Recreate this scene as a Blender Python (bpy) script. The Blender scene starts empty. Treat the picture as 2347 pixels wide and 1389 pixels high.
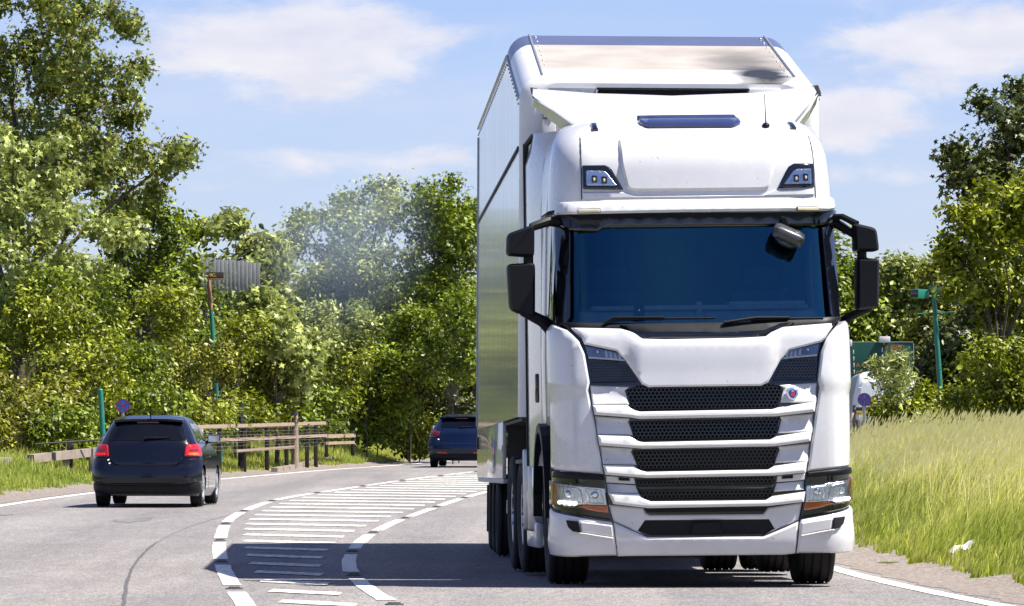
import bpy, bmesh, math, random
import numpy as np
from mathutils import Vector, Matrix
from mathutils.geometry import delaunay_2d_cdt

# ------------------------------------------------------------------ camera, sky, sun, exposure
SC = bpy.context.scene
COL = SC.collection
random.seed(7)
RNG = np.random.default_rng(7)
W_PX, H_PX, F_PX = 2347.0, 1389.0, 11800.0
CAM_Z = 0.94
PITCH = math.atan((1080.0 - H_PX / 2) / F_PX)
cam_d = bpy.data.cameras.new('camera')
cam_d.sensor_width = 36.0
cam_d.lens = 36.0 * F_PX / W_PX
cam_d.clip_start = 0.5
cam_d.clip_end = 6000.0
cam = bpy.data.objects.new('camera', cam_d)
COL.objects.link(cam)
cam.location = (0, 0, CAM_Z)
cam.rotation_euler = (math.pi / 2 + PITCH, 0, 0)
SC.camera = cam

SUN_AZ = Vector((0.985, -0.17, 0)).normalized()
SUN_EL = math.radians(59)
sun_vec = Vector((SUN_AZ.x * math.cos(SUN_EL), SUN_AZ.y * math.cos(SUN_EL), math.sin(SUN_EL)))
sd = bpy.data.lights.new('sun', 'SUN')
sd.energy = 5.0
sd.angle = math.radians(0.55)
sd.color = (1.0, 0.95, 0.86)
sun = bpy.data.objects.new('sun', sd)
COL.objects.link(sun)
sun.location = (30, -40, 60)
sun.rotation_euler = (-sun_vec).to_track_quat('-Z', 'Y').to_euler()

SC.view_settings.view_transform = 'Standard'
SC.view_settings.look = 'None'
SC.view_settings.exposure = 1.1
SC.view_settings.gamma = 1.0
SC.render.engine = 'CYCLES'
SC.cycles.max_bounces = 8
SC.cycles.diffuse_bounces = 2
SC.cycles.transparent_max_bounces = 12
SC.cycles.volume_bounces = 0

def build_world():
    w = bpy.data.worlds.new('World')
    SC.world = w
    w.use_nodes = True
    nt = w.node_tree
    nt.nodes.clear()
    N = nt.nodes.new
    L = nt.links.new
    out = N('ShaderNodeOutputWorld')
    bg = N('ShaderNodeBackground')
    bg.inputs['Strength'].default_value = 0.052
    sky = N('ShaderNodeTexSky')
    sky.sky_type = 'NISHITA'
    sky.sun_disc = False
    sky.sun_elevation = SUN_EL
    sky.sun_rotation = math.atan2(SUN_AZ.x, SUN_AZ.y)
    sky.altitude = 100
    sky.air_density = 1.0
    sky.dust_density = 0.25
    sky.ozone_density = 3.0
    # whole sky a little bluer (summer air after rain)
    tint = N('ShaderNodeMix'); tint.data_type = 'RGBA'; tint.blend_type = 'MULTIPLY'
    tint.inputs['Factor'].default_value = 1.0
    L(sky.outputs['Color'], tint.inputs[6])
    tint.inputs[7].default_value = (1.06, 1.04, 1.38, 1)
    # fair weather clouds: a flat layer seen at a low angle, from fractal noise over the direction
    tc = N('ShaderNodeTexCoord')
    sep = N('ShaderNodeSeparateXYZ')
    L(tc.outputs['Generated'], sep.inputs[0])
    def math_n(op, a, b=None, c=None):
        m = N('ShaderNodeMath'); m.operation = op
        for i, v in enumerate((a, b, c)):
            if v is None: continue
            if isinstance(v, (int, float)): m.inputs[i].default_value = v
            else: L(v, m.inputs[i])
        return m.outputs[0]
    az = math_n('ARCTAN2', sep.outputs['X'], sep.outputs['Y'])
    el = math_n('ARCSINE', sep.outputs['Z'])
    comb = N('ShaderNodeCombineXYZ')
    L(math_n('MULTIPLY', az, 42.0), comb.inputs[0])
    L(math_n('MULTIPLY', el, 110.0), comb.inputs[1])
    n1 = N('ShaderNodeTexNoise'); n1.inputs['Scale'].default_value = 1.0
    n1.inputs['Detail'].default_value = 12; n1.inputs['Roughness'].default_value = 0.62
    n1.inputs['Distortion'].default_value = 0.25
    L(comb.outputs[0], n1.inputs['Vector'])
    noise = n1.outputs['Fac']
    mp2 = N('ShaderNodeMapping'); mp2.inputs['Location'].default_value = (0.05, -0.22, 0); L(comb.outputs[0], mp2.inputs['Vector'])
    n1b = N('ShaderNodeTexNoise'); n1b.inputs['Scale'].default_value = 1.6; n1b.inputs['Detail'].default_value = 6; L(mp2.outputs[0], n1b.inputs['Vector'])
    acc = None
    deg = math.pi / 180
    # cloud banks: azimuth, elevation, half width, half height in degrees, weight
    banks = [(-2.45, 4.70, 1.95, 0.58, 1.1), (-3.6, 4.55, 1.1, 0.45, 0.6), (-1.7, 4.9, 0.9, 0.45, 0.8),
             (-1.75, 3.45, 1.6, 0.24, 0.72), (-0.9, 3.5, 0.8, 0.16, 0.5), (-3.4, 3.15, 0.9, 0.14, 0.35),
             (3.75, 3.95, 0.85, 0.46, 1.0), (4.2, 3.35, 1.0, 0.22, 0.55), (5.05, 4.72, 1.6, 0.55, 1.1),
             (4.9, 2.55, 0.9, 0.2, 0.3), (9.5, 4.2, 1.8, 0.6, 0.9), (-9.0, 4.0, 2.4, 0.7, 0.9),
             (-15, 6.0, 3.0, 0.9, 0.9), (16, 7.0, 3.5, 1.0, 0.9)]
    for a0, e0, wa, we, k in banks:
        da = math_n('DIVIDE', math_n('SUBTRACT', az, a0 * deg), wa * deg)
        de = math_n('DIVIDE', math_n('SUBTRACT', el, e0 * deg), we * deg)
        q = math_n('ADD', math_n('MULTIPLY', da, da), math_n('MULTIPLY', de, de))
        g = math_n('MULTIPLY', math_n('POWER', 2.718, math_n('MULTIPLY', q, -0.9)), k)
        acc = g if acc is None else math_n('MAXIMUM', acc, g)
    # broad thin veil over the whole sky
    n2 = N('ShaderNodeTexNoise'); n2.inputs['Scale'].default_value = 0.9
    n2.inputs['Detail'].default_value = 6; n2.inputs['Roughness'].default_value = 0.6
    zz = math_n('ADD', math_n('MAXIMUM', sep.outputs['Z'], 0.0), 0.12)
    cb2 = N('ShaderNodeCombineXYZ'); L(math_n('DIVIDE', sep.outputs['X'], zz), cb2.inputs[0]); L(math_n('DIVIDE', sep.outputs['Y'], zz), cb2.inputs[1])
    L(cb2.outputs[0], n2.inputs['Vector'])
    veil = math_n('MULTIPLY', math_n('MAXIMUM', math_n('SUBTRACT', n2.outputs['Fac'], 0.42), 0.0), 1.1)
    dens = math_n('ADD', math_n('MULTIPLY', acc, 1.25), math_n('MULTIPLY', math_n('SUBTRACT', noise, 0.5), 2.2))
    mr = N('ShaderNodeMapRange'); mr.interpolation_type = 'SMOOTHSTEP'
    L(dens, mr.inputs['Value'])
    mr.inputs['From Min'].default_value = 0.36; mr.inputs['From Max'].default_value = 1.15
    mr.inputs['To Max'].default_value = 0.86
    gate = math_n('MULTIPLY', mr.outputs['Result'], math_n('MINIMUM', math_n('MULTIPLY', acc, 2.5), 1.0))
    fac = math_n('MINIMUM', math_n('ADD', gate, veil), 0.92)
    mix = N('ShaderNodeMix'); mix.data_type = 'RGBA'
    L(fac, mix.inputs['Factor'])
    L(tint.outputs[2], mix.inputs[6])
    shade = N('ShaderNodeMix'); shade.data_type = 'RGBA'; L(n1b.outputs['Fac'], shade.inputs['Factor'])
    shade.inputs[6].default_value = (6.1, 6.2, 7.6, 1); shade.inputs[7].default_value = (9.4, 9.1, 9.1, 1)
    L(shade.outputs[2], mix.inputs[7])
    L(mix.outputs[2], bg.inputs['Color'])
    L(bg.outputs[0], out.inputs[0])
build_world()

# ------------------------------------------------------------------ picture geometry helpers (photograph point -> place)
RC = Matrix.Rotation(math.pi / 2 + PITCH, 3, 'X')
CAM = Vector((0, 0, CAM_Z))
def ray(px, py):
    return RC @ Vector(((px - W_PX / 2) / F_PX, (H_PX / 2 - py) / F_PX, -1.0))
def P(px, py, d):
    r = ray(px, py)
    return CAM + r * (d / r.y)
def rise(y):
    a = (y - 45.0) / 4.0
    s = a if a > 30 else math.log1p(math.exp(a))
    y_far = max(0.0, y - 230.0)
    return 0.0108 * 4 * s - 0.0108 * y_far
def G(px, py):
    lo, hi = 25.0, 230.0
    r = ray(px, py)
    f = lambda d: CAM.z + r.z * d / r.y - rise(d)
    for _ in range(60):
        m = 0.5 * (lo + hi)
        if f(m) > 0: lo = m
        else: hi = m
    return (r.x * lo / r.y, lo)

class Spline:
    """natural cubic through points, straight beyond the ends"""
    def __init__(s, pts):
        pts = sorted(pts); s.x = np.array([p[0] for p in pts], float); s.y = np.array([p[1] for p in pts], float)
        n = len(pts); h = np.diff(s.x); A = np.eye(n); b = np.zeros(n)
        for i in range(1, n - 1):
            A[i, i - 1] = h[i - 1]; A[i, i] = 2 * (h[i - 1] + h[i]); A[i, i + 1] = h[i]
            b[i] = 6 * ((s.y[i + 1] - s.y[i]) / h[i] - (s.y[i] - s.y[i - 1]) / h[i - 1])
        s.m = np.linalg.solve(A, b)
    def __call__(s, t):
        x, y, m = s.x, s.y, s.m
        if t <= x[0]:
            h = x[1] - x[0]; k = (y[1] - y[0]) / h - h * m[1] / 6
            return float(y[0] + k * (t - x[0]))
        if t >= x[-1]:
            h = x[-1] - x[-2]; k = (y[-1] - y[-2]) / h + h * m[-2] / 6
            return float(y[-1] + k * (t - x[-1]))
        i = int(np.searchsorted(x, t)) - 1; i = max(0, i)
        h = x[i + 1] - x[i]; a = (x[i + 1] - t) / h; c = (t - x[i]) / h
        return float(a * y[i] + c * y[i + 1] + ((a**3 - a) * m[i] + (c**3 - c) * m[i + 1]) * h * h / 6)
def lerp_table(tab):
    xs = [t[0] for t in tab]; ys = [t[1] for t in tab]
    return lambda v: float(np.interp(v, xs, ys))
def sstep(t):
    t = min(1.0, max(0.0, t)); return t * t * (3 - 2 * t)

# ------------------------------------------------------------------ object helpers
def link(o, parent=None):
    COL.objects.link(o)
    if parent is not None: o.parent = parent
    return o
def tag(o, label=None, cat=None, group=None, kind=None):
    if label: o['label'] = label
    if cat: o['category'] = cat
    if group: o['group'] = group
    if kind: o['kind'] = kind
    return o
def empty(name, loc, rot=(0, 0, 0), label=None, cat=None, group=None):
    o = bpy.data.objects.new(name, None)
    o.empty_display_size = 0.2
    link(o); o.location = loc; o.rotation_euler = rot
    return tag(o, label, cat, group)
def sharpen(me, ang):
    me.polygons.foreach_set('use_smooth', [ang is not None] * len(me.polygons))
    if ang is not None:
        me.set_sharp_from_angle(angle=math.radians(ang))
def mesh_obj(name, verts, faces, mat, parent=None, smooth=None):
    me = bpy.data.meshes.new(name)
    me.from_pydata([tuple(v) for v in verts], [], faces)
    me.update()
    if mat is not None: me.materials.append(mat)
    sharpen(me, smooth)
    return link(bpy.data.objects.new(name, me), parent)

class MB:
    def __init__(s): s.v = []; s.f = []
    def add(s, vs, fs):
        o = len(s.v); s.v += [Vector(v) for v in vs]; s.f += [tuple(i + o for i in f) for f in fs]
        return s
    def box(s, c, size, bev=0.0, M=None):
        hx, hy, hz = [t / 2 for t in size]; c = Vector(c)
        bm = bmesh.new(); bmesh.ops.create_cube(bm, size=1.0)
        for v in bm.verts: v.co = Vector((v.co.x * size[0], v.co.y * size[1], v.co.z * size[2]))
        if bev > 0:
            bmesh.ops.bevel(bm, geom=bm.edges[:], offset=bev, segments=2, profile=0.6, affect='EDGES', clamp_overlap=True)
        return s._bm(bm, c, M)
    def _bm(s, bm, c, M=None):
        bm.verts.index_update()
        vs = [(M @ v.co if M is not None else v.co) + Vector(c) for v in bm.verts]
        fs = [tuple(v.index for v in f.verts) for f in bm.faces]
        bm.free(); return s.add(vs, fs)
    def tube(s, pts, rad, n=8, cap=True):
        pts = [Vector(p) for p in pts]
        if isinstance(rad, (int, float)): rad = [rad] * len(pts)
        rings = []
        up = Vector((0.13, 0.31, 0.94)).normalized()
        for i, p in enumerate(pts):
            t = (pts[min(i + 1, len(pts) - 1)] - pts[max(i - 1, 0)]).normalized()
            a = t.cross(up)
            if a.length < 1e-3: a = t.cross(Vector((1, 0, 0)))
            a.normalize(); b = t.cross(a)
            rings.append([p + (a * math.cos(2 * math.pi * k / n) + b * math.sin(2 * math.pi * k / n)) * rad[i] for k in range(n)])
        vs = [v for r in rings for v in r]; fs = []
        for i in range(len(pts) - 1):
            for k in range(n):
                k2 = (k + 1) % n
                fs.append((i * n + k, i * n + k2, (i + 1) * n + k2, (i + 1) * n + k))
        if cap:
            fs.append(tuple(range(n - 1, -1, -1))); fs.append(tuple((len(pts) - 1) * n + k for k in range(n)))
        return s.add(vs, fs)
    def lathe(s, prof, n=32, axis='X', c=(0, 0, 0)):
        """prof: list of (axial, radius)"""
        c = Vector(c); vs = []; fs = []
        for a, r in prof:
            for k in range(n):
                th = 2 * math.pi * k / n
                u, w = r * math.cos(th), r * math.sin(th)
                vs.append(c + (Vector((a, u, w)) if axis == 'X' else Vector((u, a, w)) if axis == 'Y' else Vector((u, w, a))))
        for i in range(len(prof) - 1):
            for k in range(n):
                k2 = (k + 1) % n
                fs.append((i * n + k, i * n + k2, (i + 1) * n + k2, (i + 1) * n + k))
        return s.add(vs, fs)
    def sphere(s, c, r, M=None, seg=16, ring=10):
        bm = bmesh.new(); bmesh.ops.create_uvsphere(bm, u_segments=seg, v_segments=ring, radius=1.0)
        for v in bm.verts: v.co = Vector((v.co.x * r[0], v.co.y * r[1], v.co.z * r[2]))
        return s._bm(bm, c, M)
    def prism(s, poly, axis_vec, M=None):
        """poly: 3-D points (planar), extruded by axis_vec"""
        a = [Vector(p) for p in poly]; b = [p + Vector(axis_vec) for p in a]; n = len(a)
        if M is not None: a = [M @ p for p in a]; b = [M @ p for p in b]
        fs = [tuple(range(n)), tuple(range(2 * n - 1, n - 1, -1))] + [(i, i + n, (i + 1) % n + n, (i + 1) % n) for i in range(n)]
        return s.add(a + b, fs)
    def build(s, name, mat, parent=None, smooth=30, recalc=True):
        me = bpy.data.meshes.new(name)
        me.from_pydata([tuple(v) for v in s.v], [], s.f)
        if recalc:
            bm = bmesh.new(); bm.from_mesh(me); bmesh.ops.recalc_face_normals(bm, faces=bm.faces[:]); bm.to_mesh(me); bm.free()
        me.update(); me.materials.append(mat); sharpen(me, smooth)
        return link(bpy.data.objects.new(name, me), parent)

def text_part(name, body, size, mat, parent, M, extrude=0.003, align='LEFT', bold=0.0):
    cu = bpy.data.curves.new(name, 'FONT'); cu.body = body; cu.size = size; cu.extrude = extrude
    cu.align_x = align; cu.align_y = 'CENTER'; cu.resolution_u = 3; cu.offset = bold
    tmp = bpy.data.objects.new(name, cu); COL.objects.link(tmp)
    dg = bpy.context.evaluated_depsgraph_get()
    me = bpy.data.meshes.new_from_object(tmp.evaluated_get(dg))
    bpy.data.objects.remove(tmp); bpy.data.curves.remove(cu)
    me.name = name
    me.transform(M); me.materials.clear(); me.materials.append(mat)
    return link(bpy.data.objects.new(name, me), parent)

# ------------------------------------------------------------------ materials
def new_mat(name):
    m = bpy.data.materials.new(name); m.use_nodes = True
    nt = m.node_tree
    return m, nt, nt.nodes['Principled BSDF'], nt.nodes['Material Output']
def setp(b, **k):
    for a, v in k.items():
        key = {'rough': 'Roughness', 'metal': 'Metallic', 'coat': 'Coat Weight', 'coat_rough': 'Coat Roughness', 'ior': 'IOR',
               'spec': 'Specular IOR Level', 'trans': 'Transmission Weight'}[a]
        b.inputs[key].default_value = v
def rgba(c): return (c[0], c[1], c[2], 1.0)
def mat_basic(name, col, rough=0.5, metal=0.0, coat=0.0, var=0.0, scale=6.0, bump=0.0, bscale=80.0, col2=None, stretch=(1, 1, 1), rvar=0.0, detail=5):
    """plain procedural surface: base colour with fractal variation, roughness variation and fine bump"""
    m, nt, b, out = new_mat(name); N = nt.nodes.new; L = nt.links.new
    b.inputs['Base Color'].default_value = rgba(col)
    setp(b, rough=rough, metal=metal, coat=coat, coat_rough=0.04)
    if var > 0 or col2 is not None or bump > 0 or rvar > 0:
        tc = N('ShaderNodeTexCoord'); mp = N('ShaderNodeMapping'); mp.inputs['Scale'].default_value = stretch
        L(tc.outputs['Object'], mp.inputs['Vector'])
    if var > 0 or col2 is not None or rvar > 0:
        n = N('ShaderNodeTexNoise'); n.inputs['Scale'].default_value = scale; n.inputs['Detail'].default_value = detail
        n.inputs['Roughness'].default_value = 0.62
        L(mp.outputs[0], n.inputs['Vector'])
        rp = N('ShaderNodeValToRGB')
        rp.color_ramp.elements[0].position = 0.3; rp.color_ramp.elements[1].position = 0.72
        c2 = col2 if col2 is not None else tuple(max(0, c * (1 - var)) for c in col)
        rp.color_ramp.elements[0].color = rgba(c2); rp.color_ramp.elements[1].color = rgba(col)
        L(n.outputs['Fac'], rp.inputs[0]); L(rp.outputs[0], b.inputs['Base Color'])
        if rvar > 0:
            mr = N('ShaderNodeMapRange'); L(n.outputs['Fac'], mr.inputs['Value'])
            mr.inputs['From Min'].default_value = 0.3; mr.inputs['From Max'].default_value = 0.7
            mr.inputs['To Min'].default_value = max(0.02, rough - rvar); mr.inputs['To Max'].default_value = min(1, rough + rvar)
            L(mr.outputs[0], b.inputs['Roughness'])
    if bump > 0:
        n2 = N('ShaderNodeTexNoise'); n2.inputs['Scale'].default_value = bscale; n2.inputs['Detail'].default_value = 4
        L(mp.outputs[0], n2.inputs['Vector'])
        bp = N('ShaderNodeBump'); bp.inputs['Strength'].default_value = bump; bp.inputs['Distance'].default_value = 0.01
        L(n2.outputs['Fac'], bp.inputs['Height']); L(bp.outputs[0], b.inputs['Normal'])
    return m
def mat_glass(name, tint=(0.2, 0.24, 0.26), refl=1.5, rough=0.015, sheen=(1, 1, 1)):
    """car window: tinted see-through pane with a mirror-like sheen that grows at grazing angles"""
    m, nt, b, out = new_mat(name); N = nt.nodes.new; L = nt.links.new
    nt.nodes.remove(b)
    tr = N('ShaderNodeBsdfTransparent'); tr.inputs[0].default_value = rgba(tint)
    gl = N('ShaderNodeBsdfGlossy'); gl.inputs['Roughness'].default_value = rough; gl.inputs['Color'].default_value = rgba(sheen)
    fr = N('ShaderNodeFresnel'); fr.inputs['IOR'].default_value = refl
    mx = N('ShaderNodeMixShader'); L(fr.outputs[0], mx.inputs[0]); L(tr.outputs[0], mx.inputs[1]); L(gl.outputs[0], mx.inputs[2])
    L(mx.outputs[0], out.inputs[0]); return m
def mat_emit(name, col, strength):
    m, nt, b, out = new_mat(name)
    b.inputs['Base Color'].default_value = rgba(col)
    b.inputs['Emission Color'].default_value = rgba(col); b.inputs['Emission Strength'].default_value = strength
    return m
def mat_leaf(name, dark, light, under=None, transl=0.35, rough=0.42):
    """leaf: tone runs dark to light by the tint attribute, paler underside, light shines through"""
    m, nt, b, out = new_mat(name); N = nt.nodes.new; L = nt.links.new
    at = N('ShaderNodeAttribute'); at.attribute_name = 'tint'
    rp = N('ShaderNodeValToRGB'); rp.color_ramp.elements[0].color = rgba(dark); rp.color_ramp.elements[1].color = rgba(light)
    L(at.outputs['Fac'], rp.inputs[0])
    col = rp.outputs[0]
    if under is not None:
        ge = N('ShaderNodeNewGeometry'); mx = N('ShaderNodeMix'); mx.data_type = 'RGBA'
        L(ge.outputs['Backfacing'], mx.inputs['Factor']); L(col, mx.inputs[6]); mx.inputs[7].default_value = rgba(under)
        col = mx.outputs[2]
    L(col, b.inputs['Base Color']); setp(b, rough=rough, spec=0.3)
    tl = N('ShaderNodeBsdfTranslucent')
    hs = N('ShaderNodeHueSaturation'); hs.inputs['Value'].default_value = 1.35; hs.inputs['Saturation'].default_value = 1.1
    L(col, hs.inputs['Color']); L(hs.outputs[0], tl.inputs[0])
    ms = N('ShaderNodeMixShader'); ms.inputs[0].default_value = transl * (0.5 if 'grass' not in name else 1.0)
    L(b.outputs[0], ms.inputs[1]); L(tl.outputs[0], ms.inputs[2]); L(ms.outputs[0], out.inputs[0])
    return m

WHITE = (0.80, 0.80, 0.80)
M = {}
M['white'] = mat_basic('white_truck_paint', (0.62, 0.62, 0.635), 0.28, coat=1.0, var=0.06, scale=2.5, rvar=0.08)
M['white_bumper'] = mat_basic('white_bumper_paint', (0.65, 0.65, 0.665), 0.34, coat=0.5, col2=(0.57, 0.56, 0.545), scale=3.5, stretch=(1, 1, 2.2))
def add_specks(m, sc, lo, hi, col):
    """dead insects and road grime: sparse small dark specks over the paint"""
    nt = m.node_tree; b = nt.nodes['Principled BSDF']; N = nt.nodes.new; L = nt.links.new
    src = b.inputs['Base Color'].links[0].from_socket
    tc = N('ShaderNodeTexCoord'); n = N('ShaderNodeTexNoise'); n.inputs['Scale'].default_value = sc; n.inputs['Detail'].default_value = 2
    L(tc.outputs['Object'], n.inputs['Vector'])
    mr = N('ShaderNodeMapRange'); L(n.outputs['Fac'], mr.inputs['Value']); mr.inputs['From Min'].default_value = lo; mr.inputs['From Max'].default_value = hi
    mr.inputs['To Max'].default_value = 0.75
    mx = N('ShaderNodeMix'); mx.data_type = 'RGBA'; L(mr.outputs[0], mx.inputs['Factor']); L(src, mx.inputs[6]); mx.inputs[7].default_value = rgba(col)
    L(mx.outputs[2], b.inputs['Base Color'])
add_specks(M['white'], 34.0, 0.735, 0.78, (0.20, 0.18, 0.16))
add_specks(M['white_bumper'], 30.0, 0.72, 0.77, (0.24, 0.22, 0.20))
M['mirror_shell'] = mat_basic('grey_mirror_shell', (0.035, 0.038, 0.045), 0.32, coat=0.3)
M['black_plastic'] = mat_basic('black_plastic', (0.006, 0.007, 0.010), 0.48, var=0.3, scale=20, bump=0.05, bscale=300)
M['black_plastic'].node_tree.nodes['Principled BSDF'].inputs['Specular IOR Level'].default_value = 0.22
M['gloss_black'] = mat_basic('gloss_black_trim', (0.004, 0.005, 0.008), 0.12, coat=0.7)
M['rubber'] = mat_basic('rubber', (0.009, 0.009, 0.010), 0.82, var=0.35, scale=12, bump=0.15, bscale=90)
M['mesh_black'] = mat_basic('grille_black', (0.007, 0.008, 0.011), 0.3, coat=0.3)
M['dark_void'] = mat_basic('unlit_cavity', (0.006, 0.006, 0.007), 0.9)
M['chrome'] = mat_basic('chrome', (0.85, 0.86, 0.88), 0.12, metal=1.0, rvar=0.06, var=0.05, scale=4)
M['alu'] = mat_basic('dull_aluminium', (0.62, 0.63, 0.65), 0.35, metal=1.0, var=0.25, scale=8)
M['steel'] = mat_basic('galvanised_steel', (0.42, 0.44, 0.46), 0.45, metal=0.8, var=0.3, scale=25)
M['chassis'] = mat_basic('chassis_paint', (0.03, 0.03, 0.032), 0.7, col2=(0.06, 0.05, 0.042), scale=6)
M['wind_glass'] = mat_glass('windscreen_glass', (0.62, 0.70, 0.74), 2.2, 0.01, (0.15, 0.60, 0.90))
M['car_glass'] = mat_glass('car_window_glass', (0.30, 0.36, 0.38), 1.55, 0.01)
M['door_glass'] = mat_glass('door_window_glass', (0.16, 0.19, 0.20), 1.5, 0.01)
M['lens'] = mat_glass('lamp_lens', (0.93, 0.95, 0.97), 1.45, 0.01)
M['amber'] = mat_basic('amber_lens', (0.75, 0.14, 0.01), 0.18, coat=0.6, var=0.35, scale=40)
M['led'] = mat_emit('running_light', (1.0, 0.98, 0.95), 1.2)
M['marker'] = mat_basic('marker_lens', (0.82, 0.72, 0.48), 0.25, coat=0.4)
M['seam'] = mat_basic('panel_seam', (0.02, 0.02, 0.022), 0.8)
M['reflector'] = mat_basic('lamp_reflector', (0.74, 0.75, 0.77), 0.24, metal=1.0, bump=0.7, bscale=30, stretch=(4, 1, 0.4))
M['interior'] = mat_basic('cab_interior', (0.05, 0.052, 0.056), 0.7, var=0.3, scale=9)
M['dash_grey'] = mat_basic('dashboard_grey', (0.60, 0.64, 0.68), 0.6, var=0.3, scale=9)
M['hatch_glass'] = mat_basic('tinted_blue_hatch', (0.022, 0.034, 0.105), 0.16, coat=0.3, var=0.25, scale=3, stretch=(1, 1, 6))
# ------------------------------------------------------------------ ground, road, markings
HATCH_L = Spline([(G(*p)[1], G(*p)[0]) for p in [(556, 1378), (520, 1320), (503, 1262), (509, 1220), (530, 1188), (578, 1164), (658, 1141), (754, 1126), (855, 1111), (972, 1095), (1056, 1085)]])
HATCH_R = Spline([(G(*p)[1], G(*p)[0]) for p in [(893, 1380), (815, 1325), (803, 1275), (853, 1223), (916, 1193), (981, 1169), (1039, 1149)]] + [(100.0, -0.25), (126.0, 1.7)])
EDGE_L = Spline([(30, -5.3), (45, -6.5), (62, -7.6)] + [(G(*p)[1], G(*p)[0]) for p in [(0, 1160), (205, 1131), (482, 1100.5), (620, 1088.5), (756, 1077), (873, 1069), (977, 1061)]])
EDGE_R = Spline([(20, 4.0), (35.8, 3.39), (46.4, 2.98), (57, 2.80), (66, 2.75), (76, 2.9), (87, 3.3), (105, 4.5), (130, 6.3), (150, 7.6), (180, 10.5)])
def bank_amp(y): return 0.50 - 0.35 * sstep((y - 98) / 30.0)
def zg(x, y):
    """height of the land"""
    y2 = min(max(y, -60.0), 230.0)
    z = rise(y2)
    uR = x - (EDGE_R(y2) + 0.7)
    if uR > 0: z += bank_amp(y2) * sstep(uR / 3.4) + 0.10 * sstep(uR / 0.8)
    uL = (EDGE_L(y2) - 0.8) - x
    if uL > 0: z += 0.36 * sstep(uL / 2.6) + 0.05 * sstep(uL / 0.6)
    return z

def ground_material():
    m, nt, b, out = new_mat('roadside_soil'); N = nt.nodes.new; L = nt.links.new
    tc = N('ShaderNodeTexCoord'); n = N('ShaderNodeTexNoise'); n.inputs['Scale'].default_value = 1.3; n.inputs['Detail'].default_value = 8
    L(tc.outputs['Object'], n.inputs['Vector'])
    rp = N('ShaderNodeValToRGB'); e = rp.color_ramp.elements
    e[0].position = 0.32; e[0].color = (0.045, 0.060, 0.016, 1); e[1].position = 0.7; e[1].color = (0.10, 0.12, 0.03, 1)
    L(n.outputs['Fac'], rp.inputs[0]); L(rp.outputs[0], b.inputs['Base Color']); setp(b, rough=0.95, spec=0.1)
    return m
def asphalt_material():
    m, nt, b, out = new_mat('worn_asphalt'); N = nt.nodes.new; L = nt.links.new
    tc = N('ShaderNodeTexCoord')
    def noise(sc, det, ro, st=(1, 1, 1)):
        mp = N('ShaderNodeMapping'); mp.inputs['Scale'].default_value = st; L(tc.outputs['Object'], mp.inputs['Vector'])
        n = N('ShaderNodeTexNoise'); n.inputs['Scale'].default_value = sc; n.inputs['Detail'].default_value = det; n.inputs['Roughness'].default_value = ro
        L(mp.outputs[0], n.inputs['Vector']); return n.outputs['Fac']
    def ramp(f, p0, c0, p1, c1):
        r = N('ShaderNodeValToRGB'); e = r.color_ramp.elements
        e[0].position = p0; e[0].color = rgba(c0); e[1].position = p1; e[1].color = rgba(c1); L(f, r.inputs[0]); return r.outputs[0]
    def mul(a, c, f=1.0):
        x = N('ShaderNodeMix'); x.data_type = 'RGBA'; x.blend_type = 'MULTIPLY'; x.inputs['Factor'].default_value = f
        L(a, x.inputs[6]); L(c, x.inputs[7]); return x.outputs[2]
    base = ramp(noise(0.55, 6, 0.6, (1, 0.35, 1)), 0.3, (0.225, 0.214, 0.208), 0.72, (0.285, 0.270, 0.262))
    fine = ramp(noise(52, 4, 0.85, (1, 0.14, 1)), 0.34, (0.42, 0.42, 0.45), 0.64, (1.32, 1.29, 1.26))
    chip = ramp(noise(9, 4, 0.75, (1, 0.12, 1)), 0.25, (0.78, 0.78, 0.80), 0.75, (1.1, 1.1, 1.09))
    track = ramp(noise(1.1, 3, 0.5, (1, 0.02, 1)), 0.32, (0.80, 0.80, 0.815), 0.66, (1.09, 1.08, 1.07))
    L(mul(mul(mul(base, fine), chip), track), b.inputs['Base Color'])
    setp(b, rough=0.88, spec=0.25)
    v = N('ShaderNodeTexVoronoi'); v.inputs['Scale'].default_value = 70
    L(tc.outputs['Object'], v.inputs['Vector'])
    bp = N('ShaderNodeBump'); bp.inputs['Strength'].default_value = 0.6; bp.inputs['Distance'].default_value = 0.012
    L(v.outputs['Distance'], bp.inputs['Height']); L(bp.outputs[0], b.inputs['Normal'])
    return m
def paint_material(name='worn_road_paint', p0=0.33, p1=0.47):
    m, nt, b, out = new_mat(name); N = nt.nodes.new; L = nt.links.new
    tc = N('ShaderNodeTexCoord'); n = N('ShaderNodeTexNoise'); n.inputs['Scale'].default_value = 14; n.inputs['Detail'].default_value = 8; n.inputs['Roughness'].default_value = 0.75
    mp = N('ShaderNodeMapping'); mp.inputs['Scale'].default_value = (1, 0.2, 1); L(tc.outputs['Object'], mp.inputs['Vector']); L(mp.outputs[0], n.inputs['Vector'])
    rp = N('ShaderNodeValToRGB'); e = rp.color_ramp.elements
    e[0].position = p0; e[0].color = (0.27, 0.26, 0.245, 1); e[1].position = p1; e[1].color = (0.70, 0.68, 0.61, 1)
    L(n.outputs['Fac'], rp.inputs[0]); L(rp.outputs[0], b.inputs['Base Color']); setp(b, rough=0.75)
    return m
M['ground'] = ground_material()
M['asphalt'] = asphalt_material()
M['paint'] = paint_material()
M['paint_bar'] = paint_material('tyre_worn_road_paint', 0.38, 0.60)
M['gravel'] = mat_basic('pinkish_gravel', (0.27, 0.228, 0.20), 0.95, col2=(0.11, 0.088, 0.074), scale=24, bump=0.9, bscale=45, stretch=(1, 0.3, 1), detail=9)
M['tar'] = mat_basic('tar_sealant', (0.10, 0.096, 0.095), 0.7, var=0.4, scale=8)
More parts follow.
